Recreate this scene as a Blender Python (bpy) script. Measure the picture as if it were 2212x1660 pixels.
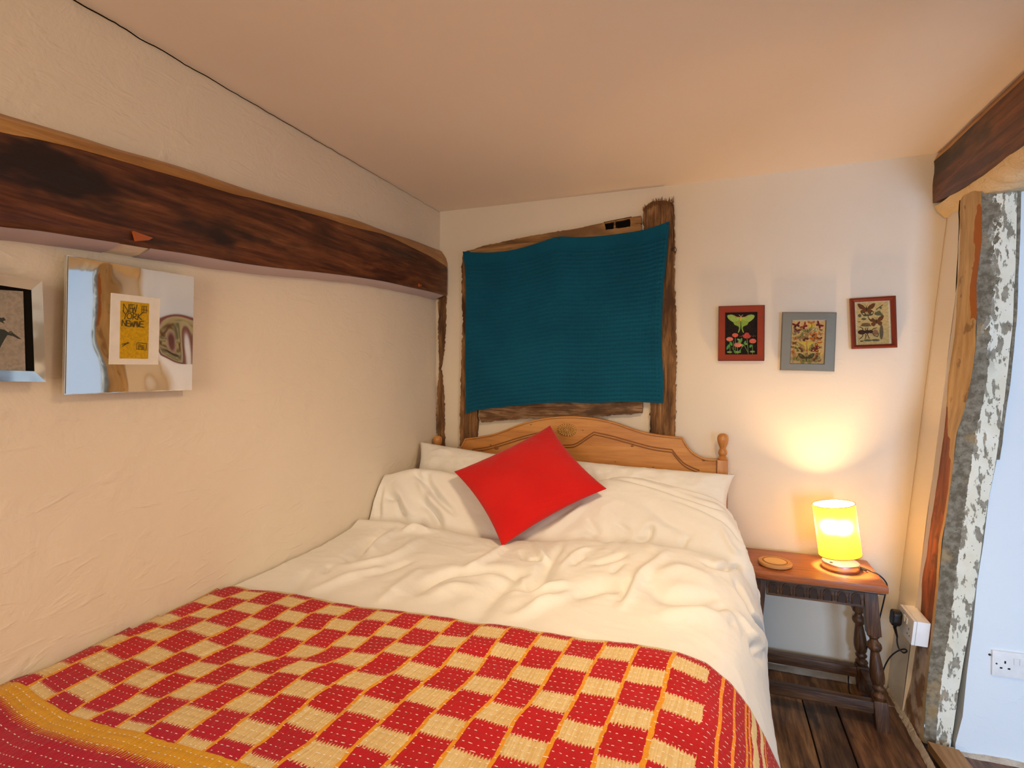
import bpy, bmesh, math, random
import numpy as np
from mathutils import Vector, Matrix, noise as mnoise

for o in list(bpy.data.objects): bpy.data.objects.remove(o)
scene = bpy.context.scene
COL = scene.collection
rnd = random.Random(7)

# ------------------------------------------------------------------ camera
CAM = Vector((0.0, 0.0, 1.33)); FPX = 1151.0
YAW = math.radians(20.5); PITCH = math.radians(1.5)
cR = Vector((math.cos(YAW), math.sin(YAW), 0))
cF = Vector((-math.sin(YAW)*math.cos(PITCH), math.cos(YAW)*math.cos(PITCH), -math.sin(PITCH)))
cU = cR.cross(cF)
cam_data = bpy.data.cameras.new('camera'); cam = bpy.data.objects.new('camera', cam_data)
COL.objects.link(cam)
m = Matrix((cR, cU, -cF)).transposed().to_4x4(); m.translation = CAM
cam.matrix_world = m
cam_data.sensor_width = 36.0; cam_data.lens = 36.0*FPX/2212.0; cam_data.clip_start = 0.02
scene.camera = cam

# ------------------------------------------------------------------ light and exposure
vs = scene.view_settings
vs.view_transform = 'Standard'; vs.look = 'None'; vs.gamma = 1.0; vs.use_curve_mapping = False
vs.exposure = 0.30
world = bpy.data.worlds.new('world'); scene.world = world; world.use_nodes = True
world.node_tree.nodes['Background'].inputs[0].default_value = (0.62, 0.78, 1.0, 1)
world.node_tree.nodes['Background'].inputs[1].default_value = 1.0

def area_light(name, loc, aim, sx, sy, power, col):
    l = bpy.data.lights.new(name, 'AREA'); l.shape = 'RECTANGLE'; l.size = sx; l.size_y = sy
    l.energy = power; l.color = col
    o = bpy.data.objects.new(name, l); COL.objects.link(o); o.location = loc
    o.rotation_euler = (Vector(aim)-Vector(loc)).to_track_quat('-Z', 'Y').to_euler()
    return o
def point_light(name, loc, r, power, col):
    l = bpy.data.lights.new(name, 'POINT'); l.shadow_soft_size = r; l.energy = power; l.color = col
    o = bpy.data.objects.new(name, l); COL.objects.link(o); o.location = loc
    return o
# warm fill light added at the unseen rear wall, daylight of the landing window, and the room's ceiling light
area_light('rear_warm_fill', (-0.45, -1.56, 1.40), (-0.45, 2.0, 0.85), 0.95, 1.0, 27.0, (1.0, 0.80, 0.56))
area_light('landing_window_daylight', (1.40, -1.55, 0.85), (1.0, 2.2, 0.65), 0.9, 1.0, 74.0, (0.44, 0.67, 1.0))
area_light('ceiling_light', (0.30, 1.02, 2.12), (-0.60, 1.75, 0.0), 0.26, 0.26, 7.5, (1.0, 0.72, 0.42)).data.spread = math.radians(112)

# ------------------------------------------------------------------ pixel to place helpers
def ray(px, py):
    return cF + cR*((px-1106.0)/FPX) - cU*((py-830.0)/FPX)
def onX(px, py, X):
    d = ray(px, py); t = (X-CAM.x)/d.x; return CAM+d*t
def onY(px, py, Y):
    d = ray(px, py); t = (Y-CAM.y)/d.y; return CAM+d*t
def onZ(px, py, Z):
    d = ray(px, py); t = (Z-CAM.z)/d.z; return CAM+d*t

# ------------------------------------------------------------------ node expression helper
class E:
    def __init__(s, nt, v): s.nt = nt; s.v = v
    def _op(s, op, *a):
        n = s.nt.nodes.new('ShaderNodeMath'); n.operation = op
        for i, x in enumerate((s,)+a):
            x = x.v if isinstance(x, E) else x
            if isinstance(x, (int, float)): n.inputs[i].default_value = x
            else: s.nt.links.new(x, n.inputs[i])
        return E(s.nt, n.outputs[0])
    def __add__(s, o): return s._op('ADD', o)
    __radd__ = __add__
    def __sub__(s, o): return s._op('SUBTRACT', o)
    def __rsub__(s, o): return E(s.nt, float(o))._op('SUBTRACT', s)
    def __mul__(s, o): return s._op('MULTIPLY', o)
    __rmul__ = __mul__
    def __truediv__(s, o): return s._op('DIVIDE', o)
    def floor(s): return s._op('FLOOR')
    def fract(s): return s._op('FRACT')
    def abs(s): return s._op('ABSOLUTE')
    def gt(s, o): return s._op('GREATER_THAN', o)
    def lt(s, o): return s._op('LESS_THAN', o)
    def mn(s, o): return s._op('MINIMUM', o)
    def mx(s, o): return s._op('MAXIMUM', o)
    def mod(s, o): return s._op('FLOORED_MODULO', o)
    def sin(s): return s._op('SINE')
    def pow(s, o): return s._op('POWER', o)
    def tri(s): return ((s.fract()-0.5).abs())*2.0
    def ss(s, a, b):
        n = s.nt.nodes.new('ShaderNodeMapRange'); n.interpolation_type = 'SMOOTHSTEP'
        s.nt.links.new(s.v, n.inputs[0]); n.inputs[1].default_value = a; n.inputs[2].default_value = b
        return E(s.nt, n.outputs[0])

class Mat:
    """small wrapper building a Principled material"""
    def __init__(s, name, rough=0.8, spec=0.3):
        s.m = bpy.data.materials.new(name); s.m.use_nodes = True; s.nt = s.m.node_tree
        s.b = s.nt.nodes['Principled BSDF']
        s.b.inputs['Roughness'].default_value = rough
        s.b.inputs['Specular IOR Level'].default_value = spec
        s.tc = s.nt.nodes.new('ShaderNodeTexCoord')
    def coord(s, scale=(1, 1, 1), out='Object', rot=(0, 0, 0)):
        mp = s.nt.nodes.new('ShaderNodeMapping'); mp.inputs['Scale'].default_value = scale
        mp.inputs['Rotation'].default_value = rot
        s.nt.links.new(s.tc.outputs[out], mp.inputs[0]); return mp.outputs[0]
    def noise(s, co, scale=5, detail=4, rough=0.55, dist=0.0):
        n = s.nt.nodes.new('ShaderNodeTexNoise'); n.inputs['Scale'].default_value = scale
        n.inputs['Detail'].default_value = detail; n.inputs['Roughness'].default_value = rough
        n.inputs['Distortion'].default_value = dist
        s.nt.links.new(co, n.inputs['Vector']); return E(s.nt, n.outputs[0])
    def voro(s, co, scale=5, feat='F1'):
        n = s.nt.nodes.new('ShaderNodeTexVoronoi'); n.inputs['Scale'].default_value = scale; n.feature = feat
        s.nt.links.new(co, n.inputs['Vector']); return E(s.nt, n.outputs[0])
    def ramp(s, f, stops):
        r = s.nt.nodes.new('ShaderNodeValToRGB'); el = r.color_ramp.elements
        while len(el) < len(stops): el.new(0.5)
        for e, (p, c) in zip(el, stops): e.position = p; e.color = (*c, 1)
        s.nt.links.new(f.v, r.inputs[0]); return r.outputs[0]
    def mix(s, f, a, b, mode='MIX'):
        n = s.nt.nodes.new('ShaderNodeMix'); n.data_type = 'RGBA'; n.blend_type = mode
        for i, x in ((0, f), (6, a), (7, b)):
            x = x.v if isinstance(x, E) else x
            if isinstance(x, (int, float)): n.inputs[i].default_value = x
            elif isinstance(x, tuple): n.inputs[i].default_value = (*x, 1)
            else: s.nt.links.new(x, n.inputs[i])
        return n.outputs[2]
    def sep(s, co):
        n = s.nt.nodes.new('ShaderNodeSeparateXYZ'); s.nt.links.new(co, n.inputs[0])
        return [E(s.nt, o) for o in n.outputs]
    def color(s, c):
        if isinstance(c, tuple): s.b.inputs['Base Color'].default_value = (*c, 1)
        else: s.nt.links.new(c, s.b.inputs['Base Color'])
        return s
    def bump(s, f, dist=0.002, strength=1.0):
        n = s.nt.nodes.new('ShaderNodeBump'); n.inputs['Distance'].default_value = dist
        n.inputs['Strength'].default_value = strength
        s.nt.links.new(f.v, n.inputs['Height']); s.nt.links.new(n.outputs[0], s.b.inputs['Normal'])
        return s
    def rough(s, f): s.nt.links.new(f.v, s.b.inputs['Roughness']); return s

M = {}
def plain(name, c, rough=0.6, spec=0.3, metal=0.0):
    k = Mat(name, rough, spec); k.b.inputs['Metallic'].default_value = metal
    n = k.noise(k.coord(), 30, 3)
    k.color(k.mix(n.ss(0.3, 0.7), tuple(x*0.93 for x in c), c)); M[name] = k.m; return k
def plaster(name, c, c2, bump=0.004, scale=1.0):
    k = Mat(name, 0.85, 0.2); co = k.coord()
    big = k.noise(co, 1.3*scale, 3); mid = k.noise(co, 7*scale, 5, 0.6, 0.6); fine = k.noise(co, 60*scale, 4, 0.65)
    strk = k.noise(k.coord((1.0, 0.35, 1.0), rot=(0.5, 0.3, 0.6)), 22*scale, 3, 0.5, 1.5)
    k.color(k.mix(big.ss(0.3, 0.75), c, c2))
    h = mid*0.55 + strk.ss(0.5, 0.8)*0.16 + fine*0.08 + big*0.8
    k.bump(h, bump, 0.7); M[name] = k.m; return k
plaster('plaster_wall', (0.77, 0.675, 0.54), (0.81, 0.715, 0.58), 0.012)
plaster('plaster_back', (0.73, 0.65, 0.54), (0.77, 0.695, 0.585), 0.003)
plaster('plaster_ceiling', (0.80, 0.69, 0.59), (0.84, 0.73, 0.62), 0.004, 0.7)
plaster('plaster_landing', (0.68, 0.72, 0.76), (0.72, 0.76, 0.79), 0.004)
plaster('plaster_tan', (0.60, 0.44, 0.25), (0.72, 0.56, 0.36), 0.02, 2.2)
plaster('plaster_lip_shade', (0.50, 0.42, 0.44), (0.56, 0.47, 0.47), 0.003)  # mauve shadow tone below the beam is put into the plaster colour

def wood(name, stops, axis='X', scale=1.0, rough=0.5, bump=0.0015, spec=0.35, stain=None, dist=1.2):
    k = Mat(name, rough, spec)
    st = {'X': (0.09, 1, 1), 'Y': (1, 0.09, 1), 'Z': (1, 1, 0.09)}[axis]
    co = k.coord(tuple(x*scale for x in st))
    g1 = k.noise(co, 26, 6, 0.6, dist); g2 = k.noise(co, 110, 3, 0.6)
    big = k.noise(k.coord(tuple(x*scale for x in {'X': (.4, 1, 1), 'Y': (1, .4, 1), 'Z': (1, 1, .4)}[axis])), 5.5, 4, 0.6)
    f = g1*0.5 + g2*0.2 + big*0.3
    c = k.ramp(f.ss(0.3, 0.7), stops)
    if stain is not None: c = k.mix(big.ss(0.52, 0.66), c, stain)
    k.color(c); k.bump(g1*0.7+g2*0.4, bump, 0.8); M[name] = k.m; return k
wood('beam_oak', [(0, (0.016, 0.006, 0.003)), (0.4, (0.085, 0.024, 0.009)), (0.75, (0.17, 0.055, 0.018)), (1, (0.27, 0.11, 0.036))], 'Y', 1.0, 0.42, 0.004, stain=(0.018, 0.008, 0.006))
wood('beam_edge_lit', [(0, (0.26, 0.11, 0.028)), (0.6, (0.44, 0.21, 0.06)), (1, (0.60, 0.34, 0.12))], 'Y', 1.0, 0.4, 0.002)  # golden lit look of the beam's top chamfer is put into the wood colour
wood('old_timber', [(0, (0.025, 0.011, 0.005)), (0.4, (0.15, 0.072, 0.027)), (0.75, (0.30, 0.155, 0.060)), (1, (0.44, 0.27, 0.13))], 'Z', 1.6, 0.78, 0.008, stain=(0.075, 0.032, 0.013))
wood('old_timber_x', [(0, (0.06, 0.028, 0.012)), (0.4, (0.24, 0.12, 0.042)), (0.75, (0.38, 0.205, 0.075)), (1, (0.47, 0.29, 0.13))], 'X', 1.0, 0.7, 0.004, stain=(0.20, 0.10, 0.038))
wood('sill_timber', [(0, (0.022, 0.011, 0.007)), (0.4, (0.15, 0.075, 0.034)), (0.75, (0.32, 0.20, 0.115)), (1, (0.46, 0.33, 0.22))], 'X', 1.6, 0.8, 0.008, stain=(0.085, 0.045, 0.024))
wood('pine', [(0, (0.38, 0.145, 0.032)), (0.5, (0.545, 0.245, 0.065)), (1, (0.65, 0.33, 0.105))], 'X', 0.8, 0.33, 0.0004, 0.5, dist=0.5)
wood('pine_post', [(0, (0.36, 0.135, 0.03)), (0.5, (0.52, 0.225, 0.058)), (1, (0.62, 0.30, 0.09))], 'Z', 0.8, 0.3, 0.0004, 0.5, dist=0.4)
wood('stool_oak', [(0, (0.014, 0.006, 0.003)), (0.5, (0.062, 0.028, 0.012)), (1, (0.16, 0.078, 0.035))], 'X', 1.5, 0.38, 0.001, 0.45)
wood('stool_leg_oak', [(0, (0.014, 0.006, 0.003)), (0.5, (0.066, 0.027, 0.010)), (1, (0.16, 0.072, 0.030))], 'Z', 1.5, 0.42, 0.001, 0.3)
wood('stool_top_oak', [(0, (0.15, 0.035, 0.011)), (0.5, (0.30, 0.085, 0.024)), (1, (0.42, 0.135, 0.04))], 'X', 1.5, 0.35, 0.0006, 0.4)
for i, st in enumerate(([(0, (0.022, 0.010, 0.005)), (0.5, (0.15, 0.072, 0.03)), (1, (0.34, 0.185, 0.08))],
                        [(0, (0.014, 0.007, 0.005)), (0.5, (0.085, 0.042, 0.021)), (1, (0.22, 0.12, 0.06))],
                        [(0, (0.02, 0.009, 0.005)), (0.5, (0.115, 0.048, 0.02)), (1, (0.27, 0.125, 0.052))])):
    wood('floor_oak_%d' % i, st, 'Y', 1.25, 0.40, 0.005, 0.45, stain=(0.030, 0.014, 0.008), dist=0.7)
wood('threshold_oak', [(0, (0.20, 0.095, 0.035)), (0.5, (0.33, 0.18, 0.075)), (1, (0.44, 0.27, 0.13))], 'Y', 1.0, 0.6, 0.002)
plain('frame_red', (0.26, 0.032, 0.008), 0.55, 0.2); plain('frame_red_dark', (0.075, 0.010, 0.006), 0.35, 0.5)
plain('frame_mahogany', (0.17, 0.022, 0.010), 0.3, 0.5)
plain('white_plastic', (0.80, 0.79, 0.78), 0.3, 0.5); plain('black_plastic', (0.012, 0.011, 0.012), 0.4, 0.5)
plain('dark_hole', (0.006, 0.004, 0.003), 0.9, 0.1); plain('iron', (0.04, 0.035, 0.035), 0.45, 0.5, 0.6)
plain('groove_brown', (0.24, 0.092, 0.024), 0.4, 0.4); plain('bulb_glass', (0.9, 0.85, 0.7), 0.4)
plaster('rubble', (0.40, 0.31, 0.22), (0.66, 0.58, 0.48), 0.02, 6.0); plain('paper_white', (0.80, 0.76, 0.69), 0.7)
plain('orange_chip', (0.42, 0.10, 0.022), 0.4, 0.5); plain('rosette_pine', (0.60, 0.33, 0.09), 0.35, 0.5)
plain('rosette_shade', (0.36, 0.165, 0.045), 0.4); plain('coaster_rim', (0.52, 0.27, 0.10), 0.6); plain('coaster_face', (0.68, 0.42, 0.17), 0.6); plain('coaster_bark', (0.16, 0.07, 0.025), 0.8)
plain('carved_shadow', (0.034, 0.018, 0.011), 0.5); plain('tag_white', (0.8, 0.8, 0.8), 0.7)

def metal(name, c, rough, wav=0.0, scale=6.0):
    k = Mat(name, rough, 0.5); k.b.inputs['Metallic'].default_value = 1.0; k.color(c)
    n = k.noise(k.coord(), scale, 2, 0.4)
    if wav: k.bump(n, wav, 1.0)
    M[name] = k.m; return k
metal('mirror_mat', (0.74, 0.73, 0.70), 0.03, 0.010, 3.2)
metal('silver_frame', (0.78, 0.80, 0.74), 0.16, 0.006, 9)
k = metal('pewter', (0.155, 0.148, 0.122), 0.50, 0.001, 30); k.b.inputs['Metallic'].default_value = 0.55
metal('brushed_steel', (0.80, 0.78, 0.75), 0.30, 0.0)

def cloth(name, c, c2, rough=0.9, weave=900, bump=0.0004, sheen=0.2):
    k = Mat(name, rough, 0.15); co = k.coord()
    n = k.noise(co, 4, 4); w = k.noise(co, weave*0.5, 2)
    wr = k.noise(k.coord((1, 1.0, 1)), 26, 4, 0.6, 1.0)
    k.color(k.mix(n.ss(0.3, 0.7), c, c2)); k.bump(w*0.35 + wr*1.0, bump*6, 0.5)
    k.b.inputs['Sheen Weight'].default_value = sheen; M[name] = k.m; return k
cloth('duvet_cotton', (0.77, 0.755, 0.72), (0.81, 0.795, 0.76))
cloth('pillow_cotton', (0.77, 0.755, 0.72), (0.81, 0.795, 0.76))
cloth('red_cotton', (0.52, 0.008, 0.007), (0.58, 0.011, 0.009))
cloth('mattress_ticking', (0.7, 0.68, 0.64), (0.74, 0.72, 0.68))
cloth('teal_waffle', (0.003, 0.074, 0.138), (0.004, 0.092, 0.168), 0.95, 700, 0.0003, 0.05)

def printed(name):
    k = Mat(name, 0.75, 0.08); a = k.nt.nodes.new('ShaderNodeVertexColor'); a.layer_name = 'Col'
    n = k.noise(k.coord(), 160, 4)
    k.color(k.mix(n.ss(0.35, 0.7)*0.28, a.outputs[0], (0.05, 0.04, 0.03))); M[name] = k.m
printed('printed_paper')

# painted, peeling faces of the right-hand timber
def peeling():
    k = Mat('peeling_paint', 0.8, 0.25); uv = k.coord(out='UV'); u, v, _ = k.sep(uv)
    obj = k.coord()
    n = k.noise(obj, 9, 5, 0.62); n2 = k.noise(obj, 45, 4, 0.65); n3 = k.noise(k.coord((1, 1, 0.35)), 42, 5, 0.62)
    grey = k.mix(n2.ss(0.35, 0.7), (0.12, 0.095, 0.06), (0.26, 0.225, 0.165))
    grey = k.mix(n.ss(0.56, 0.66)*0.55, grey, (0.36, 0.235, 0.10))
    paint = k.mix(n.ss(0.3, 0.7), (0.68, 0.64, 0.50), (0.76, 0.73, 0.62))
    spots = n3.ss(0.525, 0.56)
    # upper part: patches all over; lower part: a clean grey band on the left, painted band on the right
    edge = (u + (n2-0.5)*0.13 + (n-0.5)*0.05)
    low = edge.gt(0.44)
    hi = (n3*0.55 + n*0.55 + u*0.34).gt(0.69)
    t = v.ss(0.66, 0.74)
    mask = low*(1.0-t) + hi*t
    mask = mask*(1.0-spots*0.85)
    c = k.mix(mask, grey, paint)
    ch = k.voro(obj, 60).lt(0.10)
    c = k.mix(ch*0.8, c, (0.03, 0.022, 0.016))
    k.color(c); k.bump(mask*0.7 + n2*0.6 + n3*0.3, 0.003, 0.8); M['peeling_paint'] = k.m
peeling()
def jamb():
    k = Mat('jamb_wood', 0.6, 0.3); u, v, _ = k.sep(k.coord(out='UV')); obj = k.coord()
    n = k.noise(k.coord((1, 1, 0.15)), 30, 5, 0.6); n2 = k.noise(obj, 14, 4)
    tan = k.mix(n.ss(0.3, 0.7), (0.40, 0.25, 0.105), (0.56, 0.385, 0.185))
    tan = k.mix((n2.ss(0.60, 0.66))*0.6, tan, (0.16, 0.08, 0.03))
    red = k.mix(n.ss(0.3, 0.72), (0.10, 0.022, 0.008), (0.33, 0.085, 0.022))
    red = k.mix(n2.ss(0.58, 0.66)*0.7, red, (0.05, 0.014, 0.008))
    base = k.mix(n2.ss(0.4, 0.6), (0.26, 0.14, 0.075), (0.58, 0.46, 0.36))
    w = (n2-0.5)*0.06
    redm = (v + w + (u-0.5)*0.10).lt(0.555)
    basem = (v + w).lt(0.17)
    c = k.mix(redm, tan, red); c = k.mix(basem, c, base)
    fringe = (u + w*1.2).gt(0.87)*(v.lt(0.62))
    c = k.mix(fringe*0.8, c, (0.50, 0.36, 0.18))
    ochre = (u + w*4.0 + (v-0.86).abs()*1.1).gt(0.80)*(((v-0.86).abs()+w*1.5).lt(0.10))*(u+w*4.0-(v-0.86).abs()*2.0).gt(0.62)
    c = k.mix(ochre, c, (0.36, 0.115, 0.016))
    k.color(c); k.bump(n*0.7+n2*0.5, 0.003, 0.8); M['jamb_wood'] = k.m
jamb()

# kantha quilt: U counts columns (0 = right-most yellow line), V is metres from the top hem
def quilt_mat():
    k = Mat('quilt_cotton', 0.88, 0.15); uvc = k.coord(out='UV'); U, V, _ = k.sep(uvc); obj = k.coord()
    n1 = k.noise(obj, 7, 4); n2 = k.noise(obj, 38, 4, 0.65); n3 = k.noise(obj, 150, 2)
    fine = k.noise(k.coord((90, 4, 1), out='UV'), 1.0, 2)
    P = 0.1655; wob = (n2-0.5)*0.03
    Uw = U + (n2-0.5)*0.10
    c = Uw.floor(); fu = Uw.fract()
    jag = ((U*13.0).tri()-0.5)*0.055 + (fine-0.5)*0.13
    ph = (V/P) + (c.mod(2.0))*0.5 + 0.09 + jag + wob
    fv = ph.fract()
    cream = fv.ss(0.30, 0.315)*(1.0-fv.ss(0.695, 0.71))
    jag2 = ((U*13.0).tri()-0.5)*0.012 + (fine-0.5)*0.03
    BAND = 0.725
    inside = (Uw.lt(0.998))*((V).lt(BAND))
    red = k.mix(n1.ss(0.35, 0.7), (0.39, 0.006, 0.009), (0.45, 0.008, 0.014))
    red = k.mix((V.ss(0.50, 0.80)*(1.0-U.ss(-9.0, -1.0)))*0.8, red, (0.37, 0.008, 0.040))
    slub = k.noise(k.coord((30, 1.2, 1), out='UV'), 1.0, 3)
    red = k.mix(slub.ss(0.58, 0.7)*0.22, red, (0.54, 0.05, 0.07))
    crm = k.mix(slub.ss(0.35, 0.65), (0.60, 0.41, 0.165), (0.68, 0.545, 0.295))
    yel = (0.68, 0.29, 0.018)
    col = k.mix(cream*inside, red, crm)
    line = ((fu-0.5).abs().gt(0.452))*((Uw).lt(0.5))*(V.lt(BAND))
    col = k.mix(line, col, yel)
    def strip(a, b, wv=0.0):
        x = U + (n2-0.5)*0.06 + wv
        return x.gt(a)*x.lt(b)
    zig = (((V*9.0).tri())-0.5)*0.07
    for a, b, cc, wv in ((1.40, 1.50, (0.78, 0.27, 0.02), 0.0), (1.82, 1.91, (0.78, 0.27, 0.02), 0.0), (2.28, 2.36, (0.74, 0.24, 0.02), 0.0),
                         (2.42, 2.49, (0.74, 0.24, 0.02), 0.0), (2.55, 2.82, (0.74, 0.55, 0.26), 0.0),
                         (3.02, 3.20, (0.74, 0.55, 0.26), 0.0), (3.26, 3.33, (0.74, 0.24, 0.02), 0.0)):
        w_ = zig if cc[1] > 0.5 else 0.0
        col = k.mix(strip(a, b, w_)*(V.lt(BAND+0.5)), col, cc)
    Vb = V + (n2-0.5)*0.010
    band = (Vb.gt(BAND))*(((Vb+jag2*2.0).lt(BAND+0.058)))
    yb = k.mix(slub.ss(0.4, 0.65), (0.56, 0.27, 0.012), (0.64, 0.36, 0.03))
    col = k.mix(band, col, yb)
    # running stitches: rows across the quilt
    row = (V + (n1-0.5)*0.016)/0.0192
    fr = (row.fract()-0.5).abs(); ri = row.floor()
    dash = (U*5.6 + ri*0.37 + (n2-0.5)*2.2).fract()
    st = fr.lt(0.050)*dash.lt(0.30)
    hem = (V.lt(0.006))*((U*22.0).fract().lt(0.45))
    col = k.mix((st.mx(hem))*0.9, col, (0.86, 0.82, 0.80))
    k.color(col)
    h = (row.fract()-0.5).abs()*0.45 + n2*1.1 + st*0.3 + k.noise(k.coord((9, 14, 1), out='UV'), 1.0, 3)*1.2
    k.bump(h, 0.0036, 0.7); k.b.inputs['Sheen Weight'].default_value = 0.1
    M['quilt_cotton'] = k.m
quilt_mat()

def shade_mat():
    """thin yellow fabric outside, white lining inside, scattering the bulb's light forwards"""
    m = bpy.data.materials.new('shade_yellow'); m.use_nodes = True; nt = m.node_tree
    nt.nodes.remove(nt.nodes['Principled BSDF'])
    def nd(t): return nt.nodes.new('ShaderNode'+t)
    tc = nd('TexCoord'); n = nd('TexNoise'); n.inputs['Scale'].default_value = 300
    nt.links.new(tc.outputs['Object'], n.inputs[0])
    r = nd('ValToRGB'); r.color_ramp.elements[0].color = (0.90, 0.58, 0.030, 1); r.color_ramp.elements[1].color = (0.95, 0.68, 0.045, 1)
    nt.links.new(n.outputs[0], r.inputs[0])
    t = nd('BsdfTranslucent'); nt.links.new(r.outputs[0], t.inputs[0])
    do = nd('BsdfDiffuse'); do.inputs[0].default_value = (0.80, 0.58, 0.04, 1)
    di = nd('BsdfDiffuse'); di.inputs[0].default_value = (0.86, 0.84, 0.76, 1)
    g = nd('NewGeometry'); md = nd('MixShader'); nt.links.new(g.outputs['Backfacing'], md.inputs[0])
    nt.links.new(do.outputs[0], md.inputs[1]); nt.links.new(di.outputs[0], md.inputs[2])
    rf = nd('BsdfRefraction'); rf.inputs['Roughness'].default_value = 0.75; rf.inputs['IOR'].default_value = 1.40
    rf.inputs[0].default_value = (1.0, 0.86, 0.42, 1)
    x = nd('MixShader'); x.inputs[0].default_value = 0.50
    nt.links.new(t.outputs[0], x.inputs[1]); nt.links.new(rf.outputs[0], x.inputs[2])
    y = nd('MixShader'); y.inputs[0].default_value = 0.55
    nt.links.new(md.outputs[0], y.inputs[1]); nt.links.new(x.outputs[0], y.inputs[2])
    nt.links.new(y.outputs[0], nt.nodes['Material Output'].inputs[0]); M['shade_yellow'] = m
shade_mat()
def emis():
    k = Mat('lit_bulb', 0.5); k.color((1, 0.8, 0.5)); k.b.inputs['Emission Color'].default_value = (1, 0.75, 0.4, 1)
    k.b.inputs['Emission Strength'].default_value = 30.0; M['lit_bulb'] = k.m
emis()
def glass():
    k = Mat('window_glass', 0.02); k.b.inputs['Transmission Weight'].default_value = 1.0; k.b.inputs['IOR'].default_value = 1.05
    M['window_glass'] = k.m
glass()

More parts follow.
